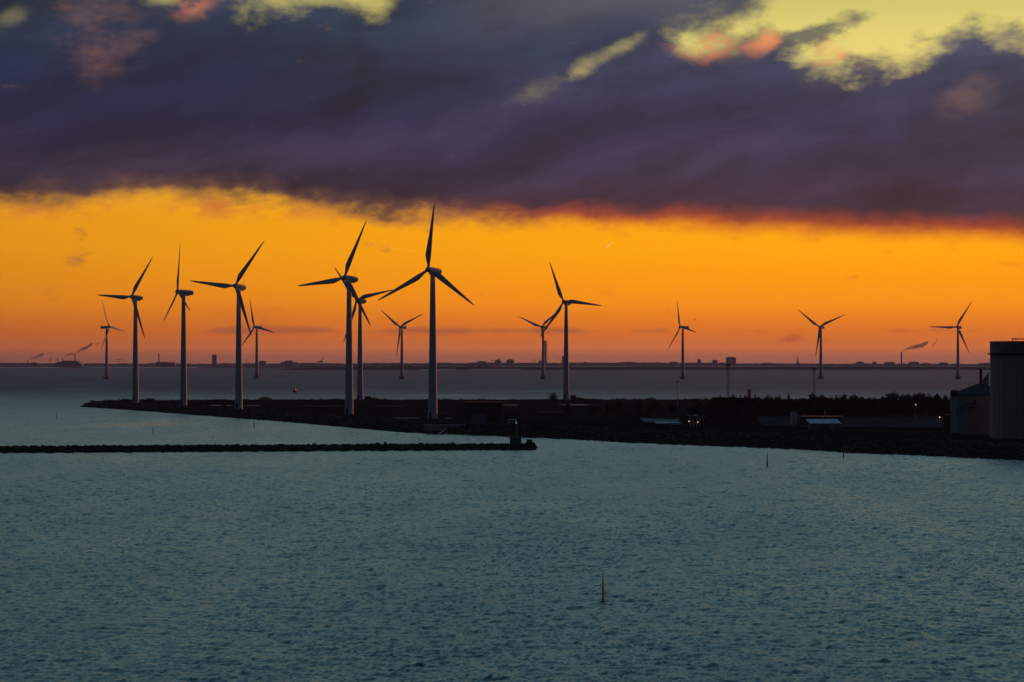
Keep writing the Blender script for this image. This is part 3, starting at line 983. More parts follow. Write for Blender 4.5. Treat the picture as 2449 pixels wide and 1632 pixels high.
d = 784.0
t = thing('round_tank', 'dark grey twelve-sided tank with conical roof and thin black stack', 'tank', (X(2357, 776), d, 2.5))
rt = 8.1
mb = MB(); mb.lathe([(0, rt), (Z(946, 776) - 2.5, rt)], 12); mb.build('shell', M_TANK, t)
ze = Z(946, 776) - 2.5
mb = MB(); mb.lathe([(ze + .002, rt + .25), (ze + .2, rt + .2), (ze + 3.05, .8), (ze + 3.1, .1)], 12); mb.build('roof', M_TROOF, t)
mb = MB(); mb.cyl((0, -.4, ze + 2.6), (0, -.4, Z(884, 776) - 2.5), .40, .38, 14); mb.cyl((0, -.4, Z(885, 776) - 2.5), (0, -.4, Z(883, 776) - 2.5), .46, .46, 14); mb.build('stack', M_BLACK, t)
mb = MB(); mb.box(-8.2, -6.7, -3.2, -1.0, ze - .1, ze + 1.35); mb.build('platform_housing', M_DARK, t)
mb = MB()
# stair up the side: two flights and a landing
def bar(p, q, r=.09): mb.cyl(p, q, r, n=6)
for oy in (-7.7, -8.6):
    bar((-7.6, oy + 1.9, ze - 5.2), (-5.2, oy, ze - 3.2)); bar((-7.6, oy + 1.9, ze - 4.2), (-5.2, oy, ze - 2.2))
    bar((-5.2, oy, ze - 3.2), (-2.9, oy - .6, ze - 3.2), .16); bar((-5.2, oy, ze - 2.2), (-2.9, oy - .6, ze - 2.2))
    bar((-2.9, oy - .6, ze - 3.2), (-2.9, oy - .6, ze - 1.0))
mb.build('stair', M_BLACK, t)
d = 800.0
t = thing('conveyor', 'slanting dark conveyor gantry rising behind the big silo', 'conveyor', (X(2362, 776), d, 2.5))
mb = MB()
mb.add([(-1.2, 0, 9.8), (4.2, 0, 16.5), (4.2, 0, 10.5), (-1.2, 2.4, 9.8), (4.2, 2.4, 16.5), (4.2, 2.4, 10.5)], [(0, 2, 1), (3, 4, 5), (0, 1, 4, 3), (1, 2, 5, 4), (2, 0, 3, 5)])
mb.build('housing', M_TANK, t)
mb = MB(); mb.cyl((-.9, -.1, 10.3), (4.3, -.1, 16.9), .16, n=6); mb.cyl((-.6, -.1, 9.7), (4.3, -.1, 15.9), .12, n=6); mb.build('rail', M_STEEL, t)
mb = MB(); mb.cyl((2.5, .8, 0), (2.5, .8, 12), .3, n=8); mb.build('leg', M_BLACK, t)
d = 790.0
t = thing('annex', 'low dark annex against the left foot of the round tank', 'building', (X(2273, d), d, 2.5))
mb = MB(); mb.box(-1.3, 1.2, 0, 4, 0, 5.3); mb.build('wall', M_DARK, t)
mb = MB(); mb.box(-1.4, 1.3, -.1, 4.1, 5.3, 5.5); mb.build('roof', M_BLACK, t)

# ------------------------------------------------------------------ masts and lamp posts
def flood_mast(px, top, d, label, s=1.0):
    x = X(px, d)
    z0 = 2.6
    H = Z(top, d) - z0
    t = thing('floodlight_mast', label, 'light mast', (x, d, z0), 0, 'floodlight masts on the spit')
    mb = MB()
    w0, w1 = .42 * s, .26 * s
    for sx in (-1, 1):
        for sy in (-1, 1):
            mb.cyl((sx * w0, sy * w0, 0), (sx * w1, sy * w1, H), .055, n=5)
    nseg = 16
    for i in range(nseg):
        a, b_ = i / nseg, (i + 1) / nseg
        wa, wb = w0 + (w1 - w0) * a, w0 + (w1 - w0) * b_
        sg = 1 if i % 2 else -1
        for sy in (-1, 1):
            mb.cyl((-sg * wa, sy * wa, H * a), (sg * wb, sy * wb, H * b_), .04, n=4)
            mb.cyl((-wb, sy * wb, H * b_), (wb, sy * wb, H * b_), .04, n=4)
    mb.build('lattice', M_STEEL, t)
    mb = MB()
    mb.box(-.75 * s, .75 * s, -.45, .45, H, H + .12)
    mb.box(-.75 * s, .75 * s, -.47, -.41, H + .6, H + .68)
    mb.build('platform', M_BLACK, t)
    for i in range(4):
        mb = MB()
        q = (-.65 + .43 * i) * s
        mb.box(q - .15, q + .15, -.62, -.4, H + .25, H + .85)
        mb.build('floodlight', M_BLACK, t)
    return t
flood_mast(1741, 877, 960, 'tall lattice floodlight mast rising behind the hall with the orange chimney')
flood_mast(1947, 887, 1020, 'tall lattice floodlight mast standing among the trees beside a sea turbine')
d = 1180.0
t = thing('lamp_post', 'thin plain lamp post with a short double head on the bare spit', 'lamp post', (X(1620, d), d, 2.6))
H = Z(913, d) - 2.6
mb = MB(); mb.cyl((0, 0, 0), (0, 0, H), .16, .1, 8); mb.build('pole', M_STEEL, t)
for s in (-1, 1):
    mb = MB(); mb.box(min(.05 * s, .55 * s), max(.05 * s, .55 * s), -.2, .2, H - .1, H + .22); mb.build('lamp_head', M_BLACK, t)
def street_lamp(px, py, d, label, lit=True):
    z0 = 2.7
    H = Z(py, d) - z0
    t = thing('street_lamp', label, 'street lamp', (X(px, d), d, z0), 0, 'street lamps round the yard')
    mb = MB(); mb.cyl((0, 0, 0), (0, 0, H), .09, .06, 8); mb.cyl((0, 0, H), (.0, -.7, H + .12), .05, n=6); mb.build('pole', M_STEEL, t)
    mb = MB(); mb.box(-.16, .16, -1.15, -.6, H + .1, H + .2); mb.build('lamp_head', M_BLACK, t)
    mb = MB(); mb.lathe([(-.10, .05), (-.04, .12), (.03, .15), (.09, .12)], 12, c=(0, -.9, H)); mb.build('lamp', M_LAMP if lit else M_PALE, t)
street_lamp(2189, 968, 985, 'lit street lamp glowing in front of the tree row')
street_lamp(2278.5, 970, 980, 'lit street lamp at the right end of the trees, beside the round tank')
street_lamp(2246.5, 998, 880, 'lower lit street lamp at the yard corner before the dark annex')
street_lamp(1967, 998, 834, 'unlit street lamp at the left of the blue shed roof', False)
street_lamp(1990, 1000, 834, 'unlit street lamp at the middle of the blue shed', False)
street_lamp(2013, 1000, 836, 'unlit street lamp at the right end of the blue shed', False)
street_lamp(1924, 992, 880, 'unlit street lamp just right of the pale tank', False)
d = 930
t = thing('sign_post', 'dim yellow upright sign in front of the trees above the blue shed', 'sign', (X(1973, d), d, 3))
mb = MB(); mb.cyl((0, 0, 0), (0, 0, 3), .06, n=6); mb.build('pole', M_STEEL, t)
mb = MB(); mb.box(-.22, .22, -.09, -.06, 2.4, 3.9); mb.build('panel', M_YELLOW, t)

# huts by the turbine feet
for px, d, w, h, lab in [(880, 1470, 3.2, 2.0, 'small dark transformer hut beside the half hidden shore turbine'),
                         (1371, 1512, 3.0, 1.7, 'small dark transformer hut right of the turbine by the round bush'),
                         (1063, 984, 2.2, 1.5, 'small dark transformer hut right of the tallest turbine')]:
    t = thing('transformer_hut', lab, 'hut', (X(px, d), d, ground_z(X(px, d), d) - .3), 0, 'transformer huts by the turbines')
    mb = MB(); mb.box(-w / 2, w / 2, 0, 2.2, 0, h + .3); mb.build('wall', M_DARK, t)
    mb = MB(); mb.box(-w / 2 - .15, w / 2 + .15, -.15, 2.35, h + .3, h + .5); mb.build('roof', M_BLACK, t)

# ------------------------------------------------------------------ trees and bushes
def leafball(n, rx, ry, rz, zc, size, seed, lobes=7, shape='round'):
    r = np.random.default_rng(seed)
    mb = MB()
    cs = [(r.normal(0, .42) * rx, r.normal(0, .42) * ry, zc + r.uniform(-.75, .75) * rz, r.uniform(.32, .55)) for _ in range(lobes)]
    vs, fs = [], []
    for i in range(n):
        if shape == 'cone':
            h = r.random() ** 1.3
            a = r.random() * 6.28
            rad = (1 - h) * (.55 + .45 * (int(h * 9) % 2)) * r.random() ** .4
            p = np.array([math.cos(a) * rad * rx, math.sin(a) * rad * ry, zc - rz + 2 * rz * h])
        else:
            c = cs[i % lobes]
            q = r.normal(size=3)
            q /= np.linalg.norm(q)
            rad = r.random() ** .4 * c[3]
            p = np.array([c[0] + q[0] * rad * rx, c[1] + q[1] * rad * ry, c[2] + q[2] * rad * rz])
        a = r.normal(size=3); a /= np.linalg.norm(a)
        b_ = np.cross(a, r.normal(size=3)); b_ /= np.linalg.norm(b_)
        s = size * r.uniform(.6, 1.3)
        k = len(vs)
        vs += [p + a * s, p + b_ * s * .6, p - a * s, p - b_ * s * .6]
        fs.append((k, k + 1, k + 2, k + 3))
    mb.add(vs, fs)
    return mb
def trunk_mb(h, r0, seed, spread=1.4, limbs=6):
    r = np.random.default_rng(seed)
    mb = MB()
    mb.cyl((0, 0, -.5), (0, 0, h * .55), r0, r0 * .65, 8)
    mb.cyl((0, 0, h * .55), (.1, 0, h * .95), r0 * .65, r0 * .25, 7)
    for i in range(limbs):
        a = r.random() * 6.28
        z = h * r.uniform(.3, .75)
        mb.cyl((0, 0, z), (math.cos(a) * spread, math.sin(a) * spread, z + r.uniform(.6, 1.8)), r0 * .4, r0 * .12, 5)
    return mb
variants = []
for s in range(7):
    hh = 6.8
    c = leafball(620, 2.6, 2.4, 2.9, 4.1, .36, 40 + s, 8 + s % 3)
    t_m = trunk_mb(hh * .8, .17, 60 + s)
    variants.append((c.build('crown', M_LEAF), t_m.build('trunk', M_BARK)))
for s in range(2):
    c = leafball(520, 1.5, 1.5, 3.2, 3.9, .28, 90 + s, shape='cone')
    t_m = trunk_mb(5, .13, 95 + s, .6, 8)
    variants.append((c.build('crown', M_LEAF), t_m.build('trunk', M_BARK)))
vused = set()
def tree(px, py_top, d, vi, label, group, wide=1.0):
    x = X(px, d)
    z0 = 2.8
    h = Z(py_top, d) - z0
    sc_ = h / 7.3
    root = thing('tree', label, 'tree', (x, d, z0), random.uniform(0, 6.28), group)
    root.scale = (sc_ * wide, sc_ * wide, sc_)
    for o in variants[vi]:
        if o.name in vused:
            o = o.copy(); col.objects.link(o)
        vused.add(o.name)
        o.parent = root
GT = 'dark trees in a row behind the paved yard'
prof_t = [(1815, 953), (1850, 950), (1870, 955), (1900, 953), (1925, 951), (1945, 946), (1975, 948), (2000, 950), (2020, 947), (2050, 950), (2080, 947), (2100, 944),
          (2115, 951), (2133, 943), (2160, 943), (2180, 941), (2205, 944), (2220, 942), (2240, 950), (2256, 944), (2275, 947), (2300, 946)]
px = 1818.0
while px < 2300:
    top = np.interp(px, [p[0] for p in prof_t], [p[1] for p in prof_t]) + random.uniform(-6, 4)
    tree(px, top, random.uniform(1010, 1090), random.randrange(7), 'dark leafy tree in the dense row behind the paved yard', GT, random.uniform(.8, 1.15))
    px += random.uniform(7, 12)
px = 1812.0
while px < 2300:      # lower front rank closing the row
    tree(px, random.uniform(962, 972), random.uniform(985, 1005), random.randrange(7), 'dark leafy tree in the dense row behind the paved yard', GT, 1.35)
    px += random.uniform(13, 19)
GC = 'pointed conifers by the hall'
tree(1886, 940, 1040, 7, 'taller pointed conifer right of the orange chimney, before the tree row', GC)
tree(1855, 947, 1040, 8, 'shorter pointed conifer between the orange chimney and the taller conifer', GC)
tree(1806, 941, 1000, 8, 'thin pointed conifer just behind the orange chimney', GC, .8)
tree(1755, 943, 1010, 2, 'small crooked tree top behind the hall roof', 'trees behind the hall', .5)
tree(1782, 947, 1010, 4, 'small round tree top left of the orange chimney behind the hall roof', 'trees behind the hall', .6)
for px, top, d in [(1360, 962, 1060), (1420, 966, 1040), (1480, 960, 1100), (1530, 962, 1080), (1570, 958, 1150), (1610, 962, 1100), (1465, 968, 1000), (1660, 962, 1000), (1545, 972, 980), (1700, 960, 1010)]:
    tree(px, top, d, random.randrange(7), 'dark low scrub tree on the middle of the spit before the hall', 'dark scrub trees on the spit', 1.5)

def twig_bush(name, label, px, d, r, h, n=150, seed=1, cat='bush'):
    rr = np.random.default_rng(seed)
    t = thing(name, label, cat, (X(px, d), d, ground_z(X(px, d), d) - .2))
    mb = MB()
    for i in range(n):
        a = rr.random() * 6.28
        el = rr.uniform(.12, 1.0)
        q = Vector((math.cos(a) * math.sqrt(1 - el * el) * r, math.sin(a) * math.sqrt(1 - el * el) * r, el * h)) * rr.uniform(.75, 1.05)
        mid = q * .5 + Vector((rr.normal() * .2, rr.normal() * .2, .25))
        mb.cyl((0, 0, h * .08), mid, .07, .05, 4)
        mb.cyl(mid, q, .05, .02, 4)
        for k in range(3):
            s = mid.lerp(q, rr.uniform(.2, .9))
            e = s + Vector((rr.normal() * .45, rr.normal() * .45, abs(rr.normal()) * .5))
            mb.cyl(s, e, .035, .015, 4)
    mb.build('twigs', M_BARK, t)
    mb = MB(); mb.cyl((0, 0, -.3), (0, 0, h * .14), .2, .16, 7); mb.build('trunk', M_BARK, t)
twig_bush('bush', 'round bare bush on the skyline left of a shore turbine', 1323, 1440, 2.9, 4.9, 170, 3)
twig_bush('bush', 'wide low bare bush on the skyline right of the pond turbine', 634, 1470, 4.2, 2.2, 110, 4)
twig_bush('bush', 'flat bare bush on the skyline left of the plain lamp post', 1555, 1500, 3.4, 1.6, 80, 5)
def mound(label, px, d, w, h, seed):
    x = X(px, d)
    mb = leafball(380, w, 1.6, h * .62, h * .35, .34, seed, 9)
    t = thing('shrub', label, 'shrub', (x, d, ground_z(x, d)))
    mb.build('foliage', M_LEAF, t)
    mb = MB()
    for k in range(5):
        q = (k - 2) * w * .25
        mb.cyl((q, 0, -.3), (q * 1.1, 0, h * .7), .06, .03, 5)
    mb.build('stem', M_BARK, t)
mound('low dark shrub left of the turbine at the tip of the spit', 297, 1425, 3.4, 1.7, 1)
mound('low dark shrub right of the turbine at the tip of the spit', 354, 1425, 4.4, 2.1, 2)
mound('wide dark shrub on the skyline right of the plain lamp post', 1665, 1420, 5.0, 2.3, 3)
mound('low dark shrub beside the transformer hut of the half hidden turbine', 896, 1470, 3.5, 1.6, 4)
mound('low dark shrub beside the transformer hut near the round bush', 1388, 1505, 3.8, 1.5, 5)

# ------------------------------------------------------------------ buoys
def spar(px, pt, pb, label, m, topm=None, r0=.2, grp='spar buoys in the channel'):
    d = EYE * F / (pb - HY)
    H = Z(pt, d)
    t = thing('spar_buoy', label, 'buoy', (X(px, d), d, 0), 0, grp)
    t.rotation_euler = (R(random.uniform(-1, 1)), R(random.uniform(-2, 2)), 0)
    mb = MB(); mb.lathe([(-1.5, r0), (.12, r0), (.15, r0 * .98), (H * .45, r0 * .72), (H * .86, r0 * .5), (H * .87, r0 * .2)], 14); mb.build('spar', m, t, smooth=True)
    mb = MB(); mb.lathe([(-.3, r0 * 1.03), (.13, r0 * 1.03)], 14); mb.build('waterline_band', M_BLACK, t)
    mb = MB()
    for a in (-1, 1):
        mb.cyl((-a * r0 * .5, 0, H * .87), (a * r0 * .5, 0, H), .025, n=5)
    mb.build('topmark', topm or m, t)
spar(1443, 1375, 1441, 'yellow spar buoy with a small cross topmark in the open foreground water', M_YELLOW, r0=.135)
spar(1835, 1081, 1117, 'dark green spar buoy in the water at the right', M_GREEN, r0=.17)
spar(2017.5, 1069, 1096, 'dark red spar buoy close against the right shore', M_RED, r0=.16)
spar(136, 986, 1003, 'thin dark marker stake farthest left in the water before the spit', M_BLACK, r0=.16)
spar(366, 1017, 1039, 'thin dark marker stake in the water behind the breakwater', M_BLACK, r0=.15)
spar(608, 1004, 1023, 'thin dark red marker stake close to the spit shore', M_RED, r0=.15)
d = EYE * F / (939 - HY)
t = thing('lateral_buoy', 'dark broad-based buoy far out on the water left of the paired turbines', 'buoy', (X(705, d), d, 0))
mb = MB(); mb.lathe([(-.6, 1.3), (.3, 1.75), (.9, 1.75), (1.1, 1.2)], 18); mb.build('float', M_BLACK, t)
mb = MB(); mb.lathe([(1.1, .9), (3.4, .45), (3.5, .25)], 12); mb.build('tower', M_RED, t)
mb = MB(); mb.cyl((0, 0, 3.5), (0, 0, 4.3), .22, .22, 8); mb.build('lamp', M_BLACK, t)

# ------------------------------------------------------------------ birds
def bird(px, py, d, span, bank, flap, label, hd=.5):
    o = thing('bird', label, 'bird', (X(px, d), d, Z(py, d)), hd, 'birds in flight')
    vs, fs = [], []
    rings = [(-.50, .004, .012), (-.36, .03, .035), (-.1, .075, .07), (.12, .07, .07), (.27, .045, .05), (.36, .04, .042), (.44, .012, .012)]
    n = 8
    for yy, w, h in rings:
        for i in range(n):
            a = 6.2832 * i / n
            vs.append((w * math.cos(a), yy, h * math.sin(a)))
    for j in range(len(rings) - 1):
        for i in range(n):
            fs.append((j * n + i, j * n + (i + 1) % n, (j + 1) * n + (i + 1) % n, (j + 1) * n + i))
    fs += [tuple(range(n)), tuple(range((len(rings) - 1) * n, len(rings) * n))]
    for s in (-1, 1):
        st = [(.03, .17, -.10, 0), (.38, .16, -.12, flap * .30), (.62, .10, -.12, flap * .34), (1.0, -.10, -.16, flap * .18)]
        k = len(vs)
        for q, le, te, z in st:
            for yy, zz in ((le, .012), (te, .004), (te, -.004), (le, -.012)):
                vs.append((s * q, yy, z + zz + .02))
        for j in range(3):
            for i in range(4):
                f = (k + j * 4 + i, k + j * 4 + (i + 1) % 4, k + (j + 1) * 4 + (i + 1) % 4, k + (j + 1) * 4 + i)
                fs.append(f if s > 0 else f[::-1])
        fs.append(tuple(k + 12 + i for i in range(4)))
    mb = MB()
    mb.add(np.array(vs) * span / 2, fs)
    bo = mb.build('body', mat('dark_feathers', (.05, .05, .055, 1), .9, .2, 4, spec=.05), o, smooth=True)
    o.rotation_euler = (0, R(bank), hd)
bird(206, 1349, 262, .62, -35, 1.0, 'dark bird flying low over the water at the lower left', 2.4)
bird(1153, 706, 420, .9, -22, .9, 'dark bird right of the tallest turbine', .3)
bird(1661, 765, 500, .8, 8, .6, 'tiny bird right of the side-on sea turbine', 1.2)
bird(2119, 757, 500, .7, 0, .5, 'tiny bird in the orange sky between the two rightmost turbines', .8)
bird(1860, 811, 500, .7, -15, .8, 'tiny bird under the thin cloud bar left of a sea turbine', .6)
bird(612, 232, 480, .6, 10, .7, 'tiny bird high against the dark cloud', .4)

# ------------------------------------------------------------------ far coast
def coast(name, d, depth, pts, jitter, m, seed, step=8.0):
    """low land: pts = [(px, py of the skyline)]"""
    px0, px1 = pts[0][0], pts[-1][0]
    n = int((px1 - px0) / step) * 4
    pxs = np.linspace(px0, px1, n)
    top = np.interp(pxs, [p[0] for p in pts], [p[1] for p in pts])
    r = np.random.default_rng(seed)
    nz = (vnoise(pxs * .03, pxs * 0 + 3, seed) - .5) * 2 + (vnoise(pxs * .17, pxs * 0 + 9, seed + 1) - .5) * 1.2 + (r.random(n) - .5) * .7
    H = np.maximum(EYE + (HY - top) / F * d + nz * jitter, .6)
    rows = []
    for q, hh in ((0, -.5), (.03, .35), (.12, .8), (.3, 1.0), (.7, .9), (1.0, -.02)):
        rows.append(np.stack([(pxs - CX) / F * (d + depth * q), np.full(n, d + depth * q), np.maximum(H * hh, -1) if hh > 0 else np.full(n, hh)], -1))
    return tag(grid_mesh(name, np.stack(rows, 0), m, smooth=False), kind='structure')
M_COAST = mat('far_land', (.05, .05, .045, 1), 1.0, .3, .004, spec=0)
coast('coastline', 15500, 1200, [(-1200, 867), (0, 869), (300, 870), (600, 870), (900, 869), (1250, 868), (1500, 867), (1800, 869), (2100, 870), (2449, 872), (3700, 870)], 2.2, M_COAST, 3)
coast('shoreline', 10600, 500, [(-1500, 875), (0, 876), (200, 877), (500, 876.5), (800, 876), (1100, 877)], .8, M_COAST, 5)
coast('island', 7900, 400, [(640, 884.5), (760, 879.5), (900, 878), (1100, 878), (1450, 878.5), (1560, 877), (1700, 878.5), (1800, 878), (2050, 877), (2449, 878), (3800, 878)], .5, M_COAST, 9)
# pale solid strips stand in for bright mist along the far waterline
M_MIST = mat('pale_mist', (.55, .48, .42, 1), .9, .2, .01)
def mist_strip(px0, px1, d, depth):
    x0, x1 = X(px0, d), X(px1, d)
    mb = MB()
    n = 40
    vs, fs = [], []
    for i in range(n + 1):
        x = x0 + (x1 - x0) * i / n
        w = min(1, i / 4, (n - i) / 4)
        vs += [(x, d, -.2), (x, d + depth * .1, .9 * w + .1), (x, d + depth, 1.6 * w + .1)]
    for i in range(n):
        for j in range(2):
            a = i * 3 + j
            fs.append((a, a + 3, a + 4, a + 1))
    mb.add(vs, fs)
    return tag(mb.build('mist_strip', M_MIST), kind='structure')
mist_strip(-300, 138, 10350, 220); mist_strip(188, 470, 10350, 220); mist_strip(1003, 1093, 7820, 70); mist_strip(1120, 1250, 7820, 70)

def city_block(name, label, px0, px1, top, d, cat='building', steps=(), group='far city buildings', base=-1.0, m=None, roofbits=True):
    m = m or M_CITY
    xc = X((px0 + px1) / 2, d)
    w = (px1 - px0) / F * d / 2
    t = thing(name, label, cat, (xc, d, 0), 0, group)
    H = Z(top, d)
    mb = MB(); mb.box(-w, w, 0, max(14, w * .8), base, H); mb.build('wall', m, t)
    mb = MB()
    if roofbits:
        mb.box(-w * .5, w * .1, 3, 9, H, H + max(1.6, H * .04))
        mb.box(w * .35, w * .6, 3, 8, H, H + max(1.0, H * .025))
    else:
        mb.box(-w * 1.02, w * 1.02, -.5, 6, H, H + .8)
    mb.build('roof', M_DARK, t)
    for (a, b_, tp) in steps:
        mb = MB(); mb.box(X(a, d) - xc, X(b_, d) - xc, -3, 10, base, Z(tp, d)); mb.build('wing', m, t)
    # window bands
    nb = max(2, int(H / 9))
    for k in range(min(nb, 6)):
        zz = 4 + (H - 7) * k / max(1, min(nb, 6) - 1)
        mb = MB(); mb.box(-w * .9, w * .9, -.25, -.05, zz, zz + 1.4); mb.build('window', M_BLACK, t)
    return t
D = 14800
blocks = [
    (507, 518, 849, 'slender square tower block alone on the left skyline', ()),
    (619, 636, 864, 'low block beside the second sea turbine tower', ()),
    (681, 700, 863, 'stepped low block left of the harbour crane', ((672, 682, 866), (700, 712, 867))),
    (1140, 1164, 864.5, 'wide low block left of the paired cube blocks, behind the islet', ()),
    (1183, 1199, 862.5, 'cube block under two tower cranes', ((1186, 1195, 860.5),)),
    (1211, 1229, 861, 'cube block right of the tower cranes', ((1215, 1225, 859.5),)),
    (1288, 1297, 863, 'small low block left of the tall twisted tower', ()),
    (1344, 1348.5, 852, 'thin tower block partly hidden by the turbine next to the round bush', ()),
    (1395, 1407, 867, 'tiny low block right of the turbine next to the round bush', ()),
    (1601, 1621, 866, 'wide low block behind the side-on sea turbine', ()),
    (1668.5, 1676.5, 860, 'narrow tower block right of the side-on sea turbine', ()),
    (1704, 1716, 861.5, 'squat tower block left of the big square block', ()),
    (1737, 1760, 855.5, 'big square block, broadest on the skyline', ((1740, 1757, 854),)),
    (2048, 2066, 866.5, 'low rounded block left of the tall chimney', ((2052, 2062, 865),)),
    (2087, 2096, 866, 'small cube block left of the tall chimney', ()),
    (2115, 2140, 867, 'long low block just left of the tall chimney', ((2122, 2134, 865.8),)),
    (2174, 2198, 866.5, 'long low block right of the tall chimney', ((2178, 2194, 865.5),)),
    (2205, 2222, 869, 'lowest long block right of the tall chimney', ()),
    (2248, 2267, 867.5, 'low block left of the rightmost sea turbine', ()),
    (2342, 2385, 869, 'very long low block touching the big silo', ()),
]
for a, b_, tp, lab, stp in blocks:
    city_block('city_block', lab, a, b_, tp, D, steps=stp)
# the power station at the left and the works by the single chimney
D2 = 10900
t = thing('power_station', 'broad stepped power station with a chimney at the left horizon', 'power station', (X(162, D2), D2, 0))
poly = []
for pxx, pyy in [(131, 879), (131, 870), (138, 866.5), (150, 864), (152, 863), (183, 863), (186, 865), (190, 868), (190, 879)]:
    poly.append((X(pxx, D2) - X(162, D2), Z(pyy, D2) if pyy < 878 else -1))
mb = MB(); mb.prism(poly, 0, 60); mb.build('hall', M_CITY, t)
mb = MB(); mb.box(X(186, D2) - X(162, D2), X(196, D2) - X(162, D2), 2, 30, -1, Z(871, D2)); mb.build('wing', M_CITY, t)
for pxx, tp, rr in ((177.5, 846, 1.9), (148, 857, 1.7)):
    mb = MB(); mb.cyl((X(pxx, D2) - X(162, D2), 20, 5), (X(pxx, D2) - X(162, D2), 20, Z(tp, D2)), rr * 1.2, rr, 14); mb.build('chimney', M_CITY, t)
def chimney(px, top, d, r, label, grp='chimneys on the horizon'):
    t = thing('chimney', label, 'chimney', (X(px, d), d, 0), 0, grp)
    H = Z(top, d)
    mb = MB(); mb.cyl((0, 0, -1), (0, 0, H), r * 1.25, r, 16); mb.build('shaft', M_CITY, t)
    mb = MB(); mb.cyl((0, 0, H), (0, 0, H + 2), r * 1.12, r * 1.12, 16); mb.build('rim', M_BLACK, t)
chimney(66, 862, 11500, 1.3, 'short chimney at the far left with a leaning smoke plume')
chimney(380, 847, 11500, 2.2, 'single chimney with low works beside it between two shore turbines')
chimney(2156, 843, 14500, 3.4, 'tall chimney smoking left of the rightmost sea turbine')
chimney(589, 861, 14500, 1.6, 'thin short chimney left of the second sea turbine')
t = city_block('works_building', 'long low works building beside the single chimney', 375, 418, 867, 11400, steps=((373, 384, 866),))
t = city_block('works_building', 'small dark shed on the shore below the short far left chimney', 76, 88, 868, 10900)
# church
t = thing('church', 'church with a pointed spire on the right skyline', 'church', (X(1908, D), D, 0))
mb = MB(); mb.box(-6, 6, 0, 12, -1, Z(868, D)); mb.build('tower', M_CITY, t)
mb = MB(); mb.cyl((0, 6, Z(868, D)), (0, 6, Z(851, D)), 5.5, .3, 8); mb.build('spire', M_DARK, t)
mb = MB(); mb.box(-12, 14, 1, 30, -1, Z(871, D)); mb.build('nave', M_CITY, t)
# twisted tower: nine stacked cubes turning as they rise
t = thing('twisted_tower', 'very tall twisted white tower behind a sea turbine', 'tower', (X(1304.5, D), D, 0))
H = Z(815, D)
for i in range(9):
    z0, z1 = H * i / 9, H * (i + .9) / 9
    vs, fs = [], []
    m_ = 5
    for j in range(m_):
        a = R(90 * (i + .9 * j / (m_ - 1)) / 9)
        for k in range(5):
            b2 = a + 2 * math.pi * k / 5
            rr = 6.2 if k else 7.4
            vs.append((rr * math.cos(b2), rr * math.sin(b2), z0 + (z1 - z0) * j / (m_ - 1)))
    for j in range(m_ - 1):
        for k in range(5):
            fs.append((j * 5 + k, j * 5 + (k + 1) % 5, (j + 1) * 5 + (k + 1) % 5, (j + 1) * 5 + k))
    fs += [tuple(range(4, -1, -1)), tuple(range((m_ - 1) * 5, m_ * 5))]
    mb = MB(); mb.add(vs, fs); mb.build('segment', M_CITY, t)
mb = MB(); mb.cyl((0, 0, -1), (0, 0, H), 3.2, 3.2, 10); mb.build('core', M_DARK, t)
mb = MB()
for i in range(10):
    zz = H * i / 9.2
    mb.cyl((4, -4, zz), (12, -7, zz + 3), .5, n=5)
mb.cyl((12, -7, 0), (12, -7, H * .93), .7, n=6)
mb.build('outer_spine', M_STEEL, t)
# cranes
def crane(px, top, d, label, jib):
    t = thing('tower_crane', label, 'crane', (X(px, d), d, 0), 0, 'tower cranes on the skyline')
    H = Z(top, d)
    mb = MB(); mb.box(-.8, .8, -.8, .8, 0, H); mb.build('mast', M_DARK, t)
    mb = MB(); mb.box(-jib * .35, jib, -.5, .5, H - 5, H - 3.4); mb.build('jib', M_DARK, t)
    mb = MB(); mb.box(-jib * .35, -jib * .2, -1, 1, H - 8, H - 5); mb.build('counterweight', M_DARK, t)
crane(1194, 857, D, 'tower crane over the left cube block behind the islet', 18)
crane(1176, 860.5, D, 'shorter tower crane left of the left cube block', 14)
crane(1277, 859, D, 'tower crane left of the twisted tower', -16)
crane(1571, 862, D, 'thin tower crane left of the side-on sea turbine', 10)
crane(283, 858, 12500, 'faint tower crane with a long jib left of the first shore turbine', 22)
crane(137, 856, 12500, 'thin crane just left of the power station', -6)
crane(120, 857, 12500, 'thinnest crane at the left of the power station', 5)
t = thing('harbour_crane', 'raised harbour gantry crane on the skyline before the paired turbines', 'crane', (X(768, D), D, 0))
mb = MB()
mb.box(-12, -9, 0, 3, 0, 18); mb.box(3, 6, 0, 3, 0, 18); mb.build('leg', M_DARK, t)
mb = MB(); mb.box(-26, 8, 0, 4, 18, 22); mb.box(-8, 6, 0, 5, 22, 27); mb.build('gantry', M_DARK, t)
mb = MB(); mb.cyl((2, 2, 20), (10, 2, 46), 1.5, 1.0, 6); mb.cyl((-6, 2, 26), (9, 2, 40), .6, .6, 5); mb.build('boom', M_DARK, t)
